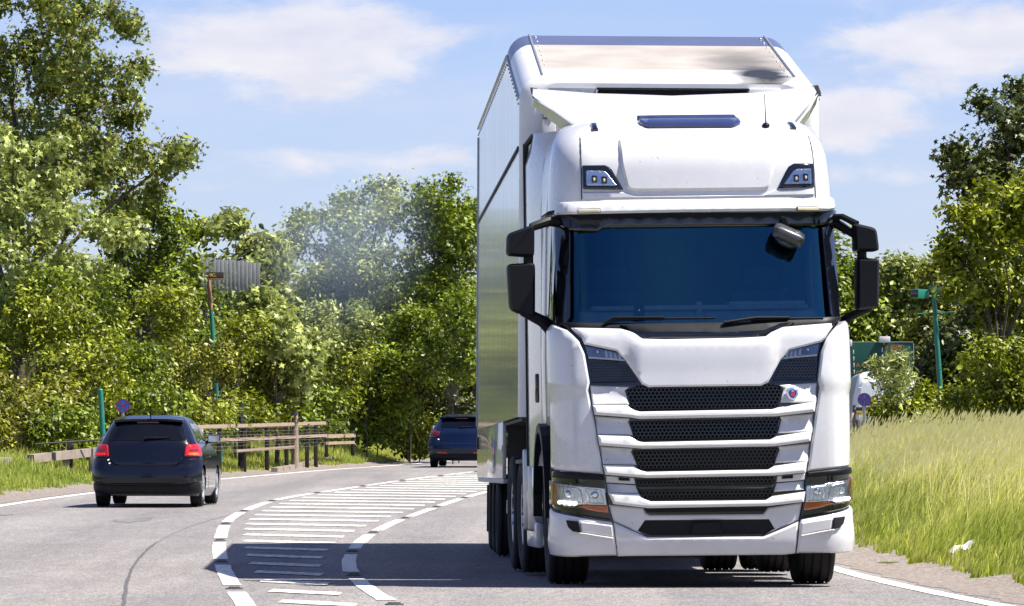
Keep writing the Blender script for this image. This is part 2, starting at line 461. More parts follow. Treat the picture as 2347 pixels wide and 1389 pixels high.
M['oil'] = mat_basic('old_oil_stain', (0.115, 0.11, 0.11), 0.8, col2=(0.17, 0.162, 0.158), scale=4, stretch=(1, 0.3, 1))
M['kerb'] = mat_basic('weathered_kerb_concrete', (0.33, 0.27, 0.23), 0.9, col2=(0.19, 0.15, 0.125), scale=5, bump=0.4, bscale=40)

def build_ground():
    ys = list(np.concatenate([np.array([-3000, -1200, -400, -120]), np.arange(-60, 24, 6.0), np.arange(24, 232, 2.0), np.array([250, 300, 420, 700, 1300, 3500])]))
    offs_r = [0.0, 0.25, 0.55, 0.7, 0.9, 1.2, 1.6, 2.1, 2.7, 3.3, 4.0, 5.0, 7, 10, 15, 25, 60, 200, 900, 3500]
    offs_l = [0.0, 0.3, 0.6, 0.8, 1.0, 1.3, 1.7, 2.2, 2.8, 3.4, 4.5, 7, 10, 15, 25, 60, 200, 900, 3500]
    rows = []
    for y in ys:
        y2 = min(max(y, -60), 230)
        l = EDGE_L(y2) - 0.35; r = EDGE_R(y2) + 0.35
        xs = [l - o for o in reversed(offs_l)] + [l + (r - l) * t for t in (0.25, 0.5, 0.75)] + [r + o for o in offs_r]
        row = []
        for i, x in enumerate(xs):
            z = zg(x, y)
            if l - 0.01 < x < r + 0.01: z -= 0.06
            row.append((x, y, z))
        rows.append(row)
    n = len(rows[0]); vs = [p for r in rows for p in r]
    fs = [(i * n + j, i * n + j + 1, (i + 1) * n + j + 1, (i + 1) * n + j) for i in range(len(rows) - 1) for j in range(n - 1)]
    tag(mesh_obj('ground', vs, fs, M['ground'], None, 60), 'grassy soil of the roadside land on both sides of the road', 'ground', kind='structure')
build_ground()

def strip(name, fl, fr, y0, y1, step, lift, mat, parent=None, cols=1, lump=0.0):
    n = max(2, int((y1 - y0) / step) + 1); vs = []; fs = []
    for i in range(n):
        y = y0 + (y1 - y0) * i / (n - 1)
        a, b = fl(y), fr(y)
        for j in range(cols + 1):
            x = a + (b - a) * j / cols
            vs.append((x, y, zg(x, y) + (lift if 0 < j < cols else min(lift, 0.003)) + (random.uniform(-lump, lump) if lump and 0 < j < cols else 0)))
    c = cols + 1
    for i in range(n - 1):
        for j in range(cols):
            fs.append((i * c + j, i * c + j + 1, (i + 1) * c + j + 1, (i + 1) * c + j))
    return mesh_obj(name, vs, fs, mat, parent, 60)
road = strip('road', lambda y: EDGE_L(y) - 0.32, lambda y: EDGE_R(y) + 0.30, -60, 228, 1.0, 0.0, M['asphalt'], None, 8)
tag(road, 'pale worn asphalt road curving away to the right', 'road', kind='structure')

def wob(seed, amp, freq):
    ph = [random.Random(seed + k).uniform(0, 6.28) for k in range(5)]
    return lambda y: amp * sum(math.sin(y * freq * (1 + 0.73 * k) + ph[k]) / (1 + 0.5 * k) for k in range(5))
wl, wr, wl2, wr2 = wob(3, 0.06, 1.4), wob(9, 0.05, 1.6), wob(5, 0.03, 2.1), wob(6, 0.03, 2.4)
tag(strip('gravel_verge', lambda y: EDGE_L(y) - 1.25 + wl(y), lambda y: EDGE_L(y) - 0.24 + wl2(y), 28, 190, 0.4, 0.012, M['gravel'], None, 4, 0.012),
    'pinkish gravel strip beside the left edge line', 'gravel', kind='structure')
tag(strip('gravel_verge', lambda y: EDGE_R(y) + 0.20 + wr2(y), lambda y: EDGE_R(y) + 1.12 + wr(y), 26, 150, 0.4, 0.012, M['gravel'], None, 4, 0.014),
    'pinkish gravel strip between the right edge line and the long grass', 'gravel', kind='structure')

# painted lines: every one its own piece of the road
def ribbon(name, f, y0, y1, w, lift=0.005, mat=None, ragged=0.0):
    n = max(2, int((y1 - y0) / 0.7) + 2); vs = []; fs = []
    for i in range(n):
        y = y0 + (y1 - y0) * i / (n - 1); c = f(y)
        r1 = random.uniform(-ragged, ragged); r2 = random.uniform(-ragged, ragged)
        for x in (c - w / 2 + r1, c + w / 2 + r2): vs.append((x, y, zg(x, y) + lift))
    fs = [(2 * i, 2 * i + 1, 2 * i + 3, 2 * i + 2) for i in range(n - 1)]
    return mesh_obj(name, vs, fs, mat or M['paint'], road)
ribbon('edge_line', EDGE_L, 20, 149.5, 0.17, ragged=0.006)
ribbon('edge_line', EDGE_L, 150.7, 185, 0.17, ragged=0.006)
ribbon('edge_line', EDGE_R, 20, 150, 0.16, ragged=0.008)
def stud(x, y):
    MB().box((x, y, zg(x, y) + 0.002), (0.13, 0.16, 0.016), 0.006).box((x, y, zg(x, y) + 0.008), (0.09, 0.09, 0.024), 0.006).build('road_stud', M['tar'], road, 40)
k = 0
y = 23.6
while y < 136:
    ribbon('lane_dash', HATCH_L, y, y + 6.9, 0.145, ragged=0.005)
    stud(HATCH_L(y + 7.95), y + 7.95)
    y += 9.05
y = 28.4
while y < 128:
    ribbon('lane_dash', HATCH_R, y, y + 6.5, 0.14, ragged=0.008)
    stud(HATCH_R(y + 7.7), y + 7.7)
    y += 8.85
for k in range(32):
    y = 30.8 + 3.08 * k
    if y > 126: break
    gap = 0.27
    xa, xb = HATCH_L(y) + gap, HATCH_R(y - 1.0) - gap
    if xb - xa < 0.25: continue
    n = 7; vs = []
    for i in range(n):
        t = i / (n - 1); x = xa + (xb - xa) * t; yy = y - (1.05 + max(0, y - 55) * 0.02) * t
        h = 0.43 + 0.004 * max(0, y - 50) + random.uniform(-0.04, 0.04)
        for dy in (-h, h): vs.append((x, yy + dy, zg(x, yy + dy) + 0.006))
    mesh_obj('hatch_bar', vs, [(2 * i, 2 * i + 2, 2 * i + 3, 2 * i + 1) for i in range(n - 1)], M['paint_bar'], road)
# sealed joint curving through the left lane, old stains
seam_pts = [G(*p) for p in [(283, 1420), (284, 1388), (290, 1340), (305, 1300), (330, 1268), (356, 1246), (400, 1222), (450, 1202), (520, 1182)]]
SEAM = Spline([(p[1], p[0]) for p in seam_pts])
ribbon('tar_seam', SEAM, 34.5, 58, 0.028, 0.004, M['tar'], ragged=0.006)
ribbon('tar_seam', SEAM, 58, 74, 0.022, 0.0035, M['oil'], ragged=0.006)
def blot(px, py, rx, ry, seed):
    c = G(px, py); n = 22; r = random.Random(seed); vs = [(c[0], c[1], zg(*c) + 0.004)]
    for i in range(n):
        a = 2 * math.pi * i / n; q = r.uniform(0.55, 1.0)
        x = c[0] + rx * q * math.cos(a); yy = c[1] + ry * q * math.sin(a); vs.append((x, yy, zg(x, yy) + 0.004))
    mesh_obj('oil_stain', vs, [(0, 1 + i, 1 + (i + 1) % n) for i in range(n)], M['oil'], road)
blot(300, 1193, 0.30, 1.6, 1); blot(330, 1187, 0.16, 1.0, 2); blot(5, 1180, 0.2, 0.8, 3)
# low kerb in the bend beyond the first car
vs = []; fs = []
kp = [(636, 1079), (690, 1071), (760, 1064), (830, 1056), (900, 1052)]
kq = [G(px, py + 4) for px, py in kp]
KS = Spline([(q[1], q[0]) for q in kq])
mb = MB(); ya, yb = kq[0][1], kq[-1][1]
n = 14
for i in range(n):
    y1 = ya + (yb - ya) * i / n; y2 = ya + (yb - ya) * (i + 0.93) / n
    a = Vector((KS(y1), y1, 0)); b = Vector((KS(y2), y2, 0))
    t = (b - a).normalized(); s = Vector((-t.y, t.x, 0)) * 0.16
    z1, z2 = zg(a.x, a.y) - 0.05, zg(b.x, b.y) - 0.05
    base = [Vector((p.x, p.y, z)) for p, z in ((a, z1), (b, z2), (b + s, z2), (a + s, z1))]
    m2 = MB(); top = [p + Vector((0, 0, 0.17)) for p in base]
    m2.add(base + top, [(0, 1, 2, 3), (7, 6, 5, 4), (0, 4, 5, 1), (1, 5, 6, 2), (2, 6, 7, 3), (3, 7, 4, 0)])
    o = m2.build('kerb_stone', M['kerb'], road, None)
# ------------------------------------------------------------------ curved vehicle skins: panels laid on a wrap-round surface
class Surf:
    """plan curve at each height: front (local -y side), elliptic corner, straight flank; s runs along it, 0 in the middle"""
    def __init__(s, y0, w, crown, rx, ry, root=None):
        s.y0, s.w, s.crown, s.rx, s.ry = y0, w, crown, rx, ry
        s.Mi = None
        if root is not None: s.set_root(root)
    def set_root(s, Mw):
        s.Mi = Mw.inverted(); s.R = s.Mi.to_3x3()
    def LC(s): return math.pi / 2 * math.sqrt((s.rx ** 2 + s.ry ** 2) / 2)
    def base(s, q, z):
        a = abs(q); w = s.w(z); xc = w - s.rx; Lc = s.LC(); y0 = s.y0(z)
        if a <= xc: x = a; y = y0 + s.crown * (x / w) ** 2
        elif a <= xc + Lc:
            t = (a - xc) / Lc * math.pi / 2
            x = xc + s.rx * math.sin(t); y = y0 + s.crown * (x / w) ** 2 + s.ry * (1 - math.cos(t))
        else:
            x = w; y = y0 + s.crown + s.ry + (a - xc - Lc)
        return Vector((math.copysign(x, q), y, z))
    def normal(s, q, z):
        e = 0.01
        t = s.base(q + e, z) - s.base(q - e, z); u = s.base(q, z + e) - s.base(q, z - e)
        n = t.cross(u)
        return n.normalized() if n.length > 1e-9 else Vector((0, -1, 0))
    def pt(s, q, z, off=0.0):
        return s.base(q, z) + s.normal(q, z) * off
    def s_of_x(s, x, z):
        a = abs(x); w = s.w(z); xc = w - s.rx
        if a > xc:
            t = math.asin(min(1.0, (a - xc) / s.rx)); a = xc + t / (math.pi / 2) * s.LC()
        return math.copysign(a, x)
    def s_side(s, y, z, sign=-1):
        return sign * (s.w(z) - s.rx + s.LC() + (y - s.y0(z) - s.crown - s.ry))
    def px(s, px, py):
        """photograph point -> (s, z) on the skin"""
        o = s.Mi @ CAM; d = s.R @ ray(px, py)
        y = 0.2
        for _ in range(40):
            q = o + d * ((y - o.y) / d.y); w = s.w(q.z)
            x = max(-w, min(w, q.x)); y = 0.5 * y + 0.5 * s.base(s.s_of_x(x, q.z), q.z).y
        return (s.s_of_x(x, q.z), q.z)

def inside(p, poly):
    x, y = p; r = False; n = len(poly)
    for i in range(n):
        x1, y1 = poly[i]; x2, y2 = poly[(i + 1) % n]
        if (y1 > y) != (y2 > y) and x < (x2 - x1) * (y - y1) / (y2 - y1) + x1: r = not r
    return r
def area2(poly): return sum(poly[i][0] * poly[(i + 1) % len(poly)][1] - poly[(i + 1) % len(poly)][0] * poly[i][1] for i in range(len(poly)))
def densify(poly, res):
    out = []
    for i in range(len(poly)):
        a, b = poly[i], poly[(i + 1) % len(poly)]
        n = max(1, int(math.dist(a, b) / res + 0.5))
        for k in range(n): out.append((a[0] + (b[0] - a[0]) * k / n, a[1] + (b[1] - a[1]) * k / n))
    return out
def round_poly(poly, r, n=3):
    """round the corners of a polygon"""
    out = []; N_ = len(poly)
    for i in range(N_):
        p, c, q = Vector(poly[i - 1]), Vector(poly[i]), Vector(poly[(i + 1) % N_])
        a = (p - c); b = (q - c); ra = min(r, a.length * 0.45); rb = min(r, b.length * 0.45)
        a = c + a.normalized() * ra; b = c + b.normalized() * rb
        for k in range(n + 1):
            t = k / n; out.append(tuple(a * (1 - t) ** 2 + c * 2 * t * (1 - t) + b * t * t))
    return out
def inset(poly, d):
    n = len(poly); out = []
    for i in range(n):
        p, c, q = Vector(poly[i - 1]), Vector(poly[i]), Vector(poly[(i + 1) % n])
        e1 = (c - p).normalized(); e2 = (q - c).normalized()
        n1 = Vector((-e1.y, e1.x)); n2 = Vector((-e2.y, e2.x)); b = n1 + n2
        if b.length < 1e-4: b = n1
        b.normalize(); k = d / max(0.5, b.dot(n1))
        out.append(tuple(c + b * k))
    return out
def panel(name, poly, surf, off, th, mat, parent, bev=0.01, res=0.07, rnd=0.0, dfun=None, smooth=35):
    """solid shell piece lying on the skin; poly in (s, z)"""
    poly = [tuple(p) for p in poly]
    if area2(poly) < 0: poly = poly[::-1]
    if rnd > 0: poly = round_poly(poly, rnd)
    poly = densify(poly, res)
    pts = [Vector(p) for p in poly]; n = len(pts)
    edges = [(i, (i + 1) % n) for i in range(n)]
    inner_n = 0
    if bev > 0:
        inn = inset(poly, bev); inner_n = len(inn)
        pts += [Vector(p) for p in inn]; edges += [(n + i, n + (i + 1) % n) for i in range(n)]
    else: inn = poly
    xs = [p[0] for p in poly]; zs = [p[1] for p in poly]
    x = min(xs) + res / 2
    row = 0
    while x < max(xs):
        z = min(zs) + res / 2 + (row % 2) * res * 0.5
        while z < max(zs):
            if inside((x, z), inn):
                v = Vector((x, z))
                if min((v - Vector(q)).length for q in inn) > res * 0.45: pts.append(v)
            z += res
        x += res; row += 1
    vs, es, fs, ov, oe, of = delaunay_2d_cdt(pts, edges, [], 0, 1e-6)
    keep = []
    for f in fs:
        c = sum((vs[i] for i in f), Vector((0, 0))) / len(f)
        if inside((c.x, c.y), poly): keep.append(tuple(f))
    outer = {}
    for i, o in enumerate(ov):
        for k in o:
            if k < n: outer[i] = k
    V = []
    for i, v in enumerate(vs):
        o = off + (dfun(v.x, v.y) if dfun else 0.0) - (bev * 0.8 if (i in outer and bev > 0) else 0)
        V.append(surf.pt(v.x, v.y, o))
    inv = {k: i for i, k in outer.items()}
    F = keep
    ring = [inv[k] for k in range(n) if k in inv]
    b0 = len(V)
    for k in ring:
        v = vs[k]; V.append(surf.pt(v.x, v.y, off - th))
    m = len(ring)
    for i in range(m):
        j = (i + 1) % m
        F.append((ring[i], b0 + i, b0 + j, ring[j]))
    return mesh_obj(name, V, F, mat, parent, smooth)
def mir(poly): return [(-a, b) for a, b in poly]
def honeycomb(name, poly, surf, off, r, mat, parent):
    mb = MB(); xs = [p[0] for p in poly]; zs = [p[1] for p in poly]
    dx = r * math.sqrt(3); dz = r * 1.5; row = 0; z = min(zs)
    while z < max(zs):
        x = min(xs) + (row % 2) * dx / 2
        while x < max(xs):
            if inside((x, z), poly):
                vs = []
                for rr, oo in ((r, off), (r * 0.74, off), (r * 0.74, off - 0.02)):
                    for k in range(6):
                        a = math.pi / 6 + k * math.pi / 3
                        vs.append(surf.pt(x + rr * math.cos(a), z + rr * math.sin(a), oo))
                fs = []
                for k in range(6):
                    k2 = (k + 1) % 6
                    fs += [(k, k2, 6 + k2, 6 + k), (6 + k, 6 + k2, 12 + k2, 12 + k)]
                mb.add(vs, fs)
            x += dx
        z += dz; row += 1
    return mb.build(name, mat, parent, None, recalc=False)
def loft_shell(name, surf, zs, y_back, mat, parent, off=-0.03, hole=None, n_front=30, n_side=14, cap=True, smooth=40, bottom=False):
    """closed tub following the skin, open where hole(s, z) says so"""
    V = []; F = []; nl = None
    for z in zs:
        S1 = abs(surf.s_side(y_back(z), z)); S0 = surf.w(z) - surf.rx + surf.LC()
        q = list(np.linspace(-S1, -S0, n_side, endpoint=False)) + list(np.linspace(-S0, S0, n_front)) + list(np.linspace(S0, S1, n_side + 1))[1:]
        nl = len(q); V += [surf.pt(a, z, off) for a in q]
        z_row = q
        if hole is not None: pass
    S_rows = []
    for z in zs:
        S1 = abs(surf.s_side(y_back(z), z)); S0 = surf.w(z) - surf.rx + surf.LC()
        S_rows.append(list(np.linspace(-S1, -S0, n_side, endpoint=False)) + list(np.linspace(-S0, S0, n_front)) + list(np.linspace(S0, S1, n_side + 1))[1:])
    for i in range(len(zs) - 1):
        for j in range(nl - 1):
            sc = (S_rows[i][j] + S_rows[i][j + 1]) / 2; zc = (zs[i] + zs[i + 1]) / 2
            if hole is not None and hole(sc, zc): continue
            F.append((i * nl + j, i * nl + j + 1, (i + 1) * nl + j + 1, (i + 1) * nl + j))
        F.append((i * nl + nl - 1, i * nl, (i + 1) * nl, (i + 1) * nl + nl - 1))
    if cap:
        i = len(zs) - 1
        F.append(tuple(i * nl + j for j in range(nl)))
    if bottom: F.append(tuple(j for j in range(nl - 1, -1, -1)))
    return mesh_obj(name, V, F, mat, parent, smooth)

# ------------------------------------------------------------------ wheels
def tyre_profile(r, w, rim_r):
    h = w / 2
    p = [(-h * 0.80, rim_r), (-h * 0.98, rim_r + (r - rim_r) * 0.35), (-h, rim_r + (r - rim_r) * 0.62), (-h * 0.93, r - 0.025), (-h * 0.82, r - 0.004)]
    g = 4
    for k in range(g):
        c = -h * 0.62 + k * (h * 1.24) / (g - 1)
        p += [(c - 0.013, r), (c - 0.010, r - 0.013), (c + 0.010, r - 0.013), (c + 0.013, r)]
    p += [(h * 0.82, r - 0.004), (h * 0.93, r - 0.025), (h, rim_r + (r - rim_r) * 0.62), (h * 0.98, rim_r + (r - rim_r) * 0.35), (h * 0.80, rim_r)]
    return p
def wheel(name, c, r, w, rim_r, parent, side, dual=False, rim_mat=None, deep=0.05, spokes=0, rot=0.0):
    """side -1 / +1: outward direction along local x"""
    MR = Matrix.Rotation(rot, 4, 'Z')
    wo = bpy.data.objects.new(name, None); wo.empty_display_size = 0.1; link(wo, parent); wo.location = c; wo.rotation_euler = (0, 0, rot)
    MB().lathe(tyre_profile(r, w, rim_r), 40).build('tyre', M['rubber'], wo, 40)
    if dual: MB().lathe(tyre_profile(r, w, rim_r), 40, c=(-side * (w + 0.05), 0, 0)).build('tyre', M['rubber'], wo, 40)
    h = w / 2 * side
    pr = [(h * 0.82, rim_r + 0.005), (h * 0.80, rim_r - 0.02), (h * 0.80 - side * deep, rim_r - 0.05), (h * 0.80 - side * deep, rim_r * 0.45), (h * 0.75, rim_r * 0.40), (h * 0.78, rim_r * 0.18), (h * 0.78, 0.001)]
    rim = MB().lathe(pr, 32).build('rim', rim_mat or M['alu'], wo, 35)
    nb = MB()
    nn = spokes or 10
    for k in range(nn):
        a = 2 * math.pi * k / nn
        if spokes:
            u = Vector((0, math.cos(a), math.sin(a)))
            nb.tube([Vector((h * 0.80, 0, 0)) + u * rim_r * 0.15, Vector((h * 0.85, 0, 0)) + u * rim_r * 0.93], [0.035, 0.025], 6)
        else:
            nb.tube([(h * 0.70, rim_r * 0.55 * math.cos(a), rim_r * 0.55 * math.sin(a)), (h * 0.80 + side * 0.01, rim_r * 0.55 * math.cos(a), rim_r * 0.55 * math.sin(a))], 0.016, 6)
    o = nb.build('spoke' if spokes else 'wheel_nuts', rim_mat or M['alu'], wo, 35)
    if not spokes: o['kind'] = 'stuff'
    return wo
# ------------------------------------------------------------------ the lorry: tractor unit
def z1(*c): return [(1080 + a / 2.4968, 60 + b / 2.4968) for a, b in c]
def z2(*c): return [(1140 + a / 2.6078, 460 + b / 2.6078) for a, b in c]
def z3(*c): return [(1200 + a / 2.6262, 860 + b / 2.6262) for a, b in c]
def z5(*c): return [(1250 + a / 5.79, 1060 + b / 5.79) for a, b in c]
CAB_YAW, CAB_ROLL = math.radians(3.8), math.radians(-0.75)
cab_o = P(1621, 1080, 41.0); cab_o.z = rise(42.5)
tractor = empty('tractor_unit', cab_o, (0, CAB_ROLL, CAB_YAW), 'white high-roof lorry tractor unit with five-row black grille, driving towards the viewer', 'lorry')
MT = Matrix.Translation(cab_o) @ Matrix.Rotation(CAB_YAW, 4, 'Z') @ Matrix.Rotation(CAB_ROLL, 4, 'Y')
CAB = Surf(lerp_table([(0.2, 0.06), (0.30, 0.015), (0.5, 0.0), (1.2, 0.0), (1.62, 0.02), (2.0, 0.075), (2.10, 0.14), (2.16, 0.17), (2.95, 0.42), (3.10, 0.44)]),
           lerp_table([(0.2, 1.13), (0.3, 1.165), (1.9, 1.175), (2.2, 1.17), (3.0, 1.15), (3.2, 1.15)]), 0.07, 0.20, 0.30, MT)
ROOF = Surf(lerp_table([(3.05, 0.44), (3.14, 0.45), (3.25, 0.465), (3.4, 0.49), (3.5, 0.53), (3.58, 0.59), (3.66, 0.69), (3.73, 0.82), (3.78, 0.99), (3.82, 1.25), (3.84, 1.5)]),
            lerp_table([(3.05, 1.16), (3.3, 1.15), (3.5, 1.13), (3.62, 1.10), (3.72, 1.05), (3.78, 0.99), (3.82, 0.90), (3.84, 0.80)]), 0.10, 0.28, 0.42, MT)
def cp(pts): return [CAB.px(*p) for p in pts]
def rp(pts): return [ROOF.px(*p) for p in pts]
Tk = tractor
zs_cab = list(np.arange(0.34, 2.12, 0.12)) + [2.12, 2.2, 2.3, 2.4, 2.5, 2.6, 2.7, 2.8, 2.9, 2.98, 3.06]
def cab_hole(s, z):
    if 2.13 < z < 2.9 and abs(s) < 1.0: return True
    a = abs(s); lo = abs(CAB.s_side(0.75, z)); hi = abs(CAB.s_side(1.35, z))
    if 2.2 < z < 2.85 and lo < a < hi: return True
    # front wheel arch
    y = a - abs(CAB.s_side(0, z))
    if z < 1.28 and 0.72 < y < 2.1: return True
    return False
loft_shell('cab_frame', CAB, zs_cab, lambda z: 2.15, M['gloss_black'], Tk, -0.035, cab_hole)
loft_shell('roof_shell', ROOF, [3.05, 3.1, 3.14, 3.2, 3.25, 3.32, 3.4, 3.48, 3.55, 3.6, 3.66, 3.7, 3.73, 3.76, 3.78, 3.80, 3.82, 3.84], lambda z: 2.15, M['white'], Tk, 0.0, None, 44)

# flank: door, rear cab side
def side_poly(y0_, y1_, za, zb, sign): return [(CAB.s_side(y0_, za, sign), za), (CAB.s_side(y1_, za, sign), za), (CAB.s_side(y1_, zb, sign), zb), (CAB.s_side(y0_, zb, sign), zb)]
for sg in (-1, 1):
    S = lambda y, z: (CAB.s_side(y, z, sg), z)
    d = panel('door', [S(0.46, 1.30), S(1.55, 1.30), S(1.55, 3.02), S(1.42, 3.02), S(1.42, 2.18), S(0.62, 2.06), S(0.46, 2.02)], CAB, 0.0, 0.03, M['white'], Tk, 0.012, 0.1)
    panel('door_window', [S(0.58, 2.14), S(1.40, 2.24), S(1.40, 2.92), S(0.66, 2.96)], CAB, -0.012, 0.01, M['door_glass'], Tk, 0.0, 0.1)
    panel('window_surround', [S(0.50, 2.06), S(0.60, 2.10), S(0.68, 2.98), S(0.60, 3.02)], CAB, -0.005, 0.02, M['gloss_black'], Tk, 0.005, 0.1)
    panel('cab_rear_side', [S(1.565, 1.30), S(2.15, 1.30), S(2.15, 3.05), S(1.565, 3.05)], CAB, 0.0, 0.03, M['white'], Tk, 0.012, 0.1)
    MB().box((sg * 1.235, 1.42, 1.62), (0.035, 0.05, 0.24), 0.012).build('door_handle', M['gloss_black'], d, 30)
    # wheel arch trim
    arch = MB(); arc = []
    for k in range(13):
        a = math.pi * k / 12; arc.append(Vector((0, 1.40 + 0.64 * math.cos(a), 0.56 + 0.70 * math.sin(a))))
    for k in range(12):
        for (dx0, dx1) in ((1.16, 1.235),):
            p, q = arc[k], arc[k + 1]
            c = Vector((0, 1.40, 0.56))
            po, qo = c + (p - c) * 1.10, c + (q - c) * 1.10
            vs = [Vector((sg * dx0, v.y, v.z)) for v in (p, q, qo, po)] + [Vector((sg * dx1, v.y, v.z)) for v in (p, q, qo, po)]
            arch.add(vs, [(0, 1, 2, 3), (7, 6, 5, 4), (0, 4, 5, 1), (2, 6, 7, 3), (1, 5, 6, 2), (3, 7, 4, 0)])
    arch.build('wheel_arch', M['black_plastic'], Tk, 40)
    # inner wheel housing
    hs = MB(); ring = []
    for k in range(11):
        a = math.pi * k / 10; ring.append((1.40 + 0.63 * math.cos(a), 0.50 + 0.72 * math.sin(a)))
    vs = [Vector((sg * x, y, z)) for x in (1.16, 0.66) for y, z in ring]
    hs.add(vs, [(i, i + 1, 12 + i, 11 + i) for i in range(10)] + [tuple(range(11, 22))])
    hs.build('wheel_housing', M['chassis'], Tk, 40)
    # side air deflector flaring to the trailer width
    df = MB(); zz = [0.98, 1.4, 2.0, 2.6, 3.1, 3.5, 3.68, 3.76]
    row = []
    for z in zz:
        wz = CAB.w(min(z, 3.1)) if z < 3.1 else ROOF.w(z)
        top = max(0, z - 3.5) / 0.26
        row.append([Vector((sg * (wz + 0.004), 1.75 + 0.05 * top, z)), Vector((sg * (1.225 - 0.05 * top), 2.05, z)), Vector((sg * (1.245 - 0.07 * top), 2.36, z)),
                    Vector((sg * (1.205 - 0.07 * top), 2.36, z)), Vector((sg * (wz - 0.06), 1.75, z))])
    vs = [p for r in row for p in r]; fs = []
    for i in range(len(zz) - 1):
        for j in range(5): fs.append((i * 5 + j, i * 5 + (j + 1) % 5, (i + 1) * 5 + (j + 1) % 5, (i + 1) * 5 + j))
    fs += [(4, 3, 2, 1, 0), tuple((len(zz) - 1) * 5 + j for j in range(5))]
    df.add(vs, fs); do = df.build('side_deflector', M['white'], Tk, 40)
    tr = MB(); tr.tube([(sg * (1.235 - (0.07 if z > 3.7 else 0.0)), 2.385, z) for z in zz], 0.028, 6); tr.build('edge_trim', M['rubber'], do, 40)
    # chrome fuel tank with painted lower skirt, between the axles
    tk = MB(); pr = []
    for k in range(24):
        a = 2 * math.pi * k / 24; e = 0.45
        pr.append((math.copysign(abs(math.cos(a)) ** e, math.cos(a)) * 0.29, math.copysign(abs(math.sin(a)) ** e, math.sin(a)) * 0.34))
    vs = []
    for y, k in ((2.34, 0.9), (2.37, 1.0), (3.42, 1.0), (3.45, 0.9)):
        vs += [Vector((sg * 0.93 + u * k, y, 0.78 + v * k)) for u, v in pr]
    fs = [(i * 24 + j, i * 24 + (j + 1) % 24, (i + 1) * 24 + (j + 1) % 24, (i + 1) * 24 + j) for i in range(3) for j in range(24)] + [tuple(range(24)), tuple(range(72, 96))]
    tk.add(vs, fs); to = tk.build('fuel_tank', M['chrome'], Tk, 40)
    MB().box((sg * 1.16, 2.9, 0.40), (0.07, 1.1, 0.22), 0.03).build('tank_skirt', M['white_bumper'], Tk, 30)
    for yb in (2.6, 3.2): MB().box((sg * 0.94, yb, 0.78), (0.60, 0.05, 0.70), 0.03).build('tank_strap', M['alu'], to, 30)
    MB().box((sg * 1.13, 0.64, 0.52), (0.14, 0.10, 0.50), 0.03).box((sg * 1.13, 0.66, 0.98), (0.12, 0.08, 0.22), 0.03).build('cab_step', M['black_plastic'], Tk, 30)
    MB().box((sg * 1.05, 3.95, 1.02), (0.34, 1.0, 0.04), 0.015).build('mudguard', M['black_plastic'], Tk, 30)

# --- front: lower bumper
bump_l = lambda s, z: 0.018 * sstep((0.60 - z) / 0.25) - 0.012 * sstep((0.36 - z) / 0.08)
bc = cp(z3((543, 886), (742, 972), (1438, 968), (1648, 880), (1628, 1058), (1560, 1066), (640, 1074), (566, 1076)))
panel('bumper', bc, CAB, 0.05, 0.09, M['white_bumper'], Tk, 0.016, 0.06, dfun=bump_l)
bl = cp(z3((172, 826), (528, 884), (540, 905), (560, 1072), (330, 1076))); bl = [(CAB.s_side(0.50, 0.90), 0.80)] + bl[0:0] + [p for p in bl[1:]] + [(CAB.s_side(0.50, 0.3), 0.275)]
bl[0] = (CAB.s_side(0.48, 0.7), cp(z3((172, 822)))[0][1] + 0.03)
for f, k in ((lambda q: q, 0), (mir, 1)):
    b = panel('bumper_corner', f(bl), CAB, 0.05, 0.09, M['white_bumper'], Tk, 0.016, 0.06, dfun=bump_l)
    g = cp(z5((352, 765), (470, 778), (490, 918), (420, 905), (375, 850)))
    panel('towing_recess', f(g), CAB, 0.078, 0.02, M['dark_void'], b, 0.002, 0.03)
    g = cp(z5((488, 785), (885, 830), (900, 978), (500, 915)))
    panel('bumper_insert', f(g), CAB, 0.074, 0.02, M['white_bumper'], b, 0.008, 0.05)
    g = cp(z5((480, 918), (900, 985), (905, 1010), (470, 935)))
    panel('bumper_crease', f(g), CAB, 0.086, 0.03, M['white_bumper'], b, 0.008, 0.05)
# lower intake
lo = cp(z3((735, 876), (1470, 870), (1506, 920), (1440, 956), (762, 962), (688, 932)))
panel('lower_intake', lo, CAB, 0.02, 0.03, M['dark_void'], Tk, 0.0, 0.08)
panel('sensor_cover', cp(z3((1020, 884), (1175, 880), (1198, 952), (1006, 958))), CAB, 0.045, 0.03, M['black_plastic'], Tk, 0.008)
# --- grille: black field, meshes, white slats and winglets
field = cp(z3((400, 50), (1765, 35), (1790, 60), (1655, 875), (1470, 872), (735, 876), (543, 886), (385, 90)))
panel('grille_field', field, CAB, -0.015, 0.02, M['gloss_black'], Tk, 0.0, 0.10)
rows = [((620, 88), (690, 62), (1480, 55), (1540, 62), (1552, 90), (1524, 196), (1490, 202), (690, 216), (650, 205)),
        ((640, 276), (1540, 258), (1512, 372), (1490, 382), (700, 396), (668, 385)),
        ((656, 452), (1526, 436), (1500, 556), (1478, 562), (725, 574), (690, 560)),
        ((672, 628), (1508, 612), (1492, 730), (1470, 742), (745, 750), (708, 738))]
for r in rows:
    poly = cp(z3(*r)); panel('grille_backing', poly, CAB, -0.005, 0.01, M['dark_void'], Tk, 0.0, 0.12)
    honeycomb('grille_mesh', poly, CAB, 0.016, 0.0185, M['mesh_black'], Tk)
panel('grille_bar', cp(z3((690, 668), (1500, 655), (1496, 680), (700, 694))), CAB, 0.032, 0.04, M['gloss_black'], Tk, 0.008, 0.08)
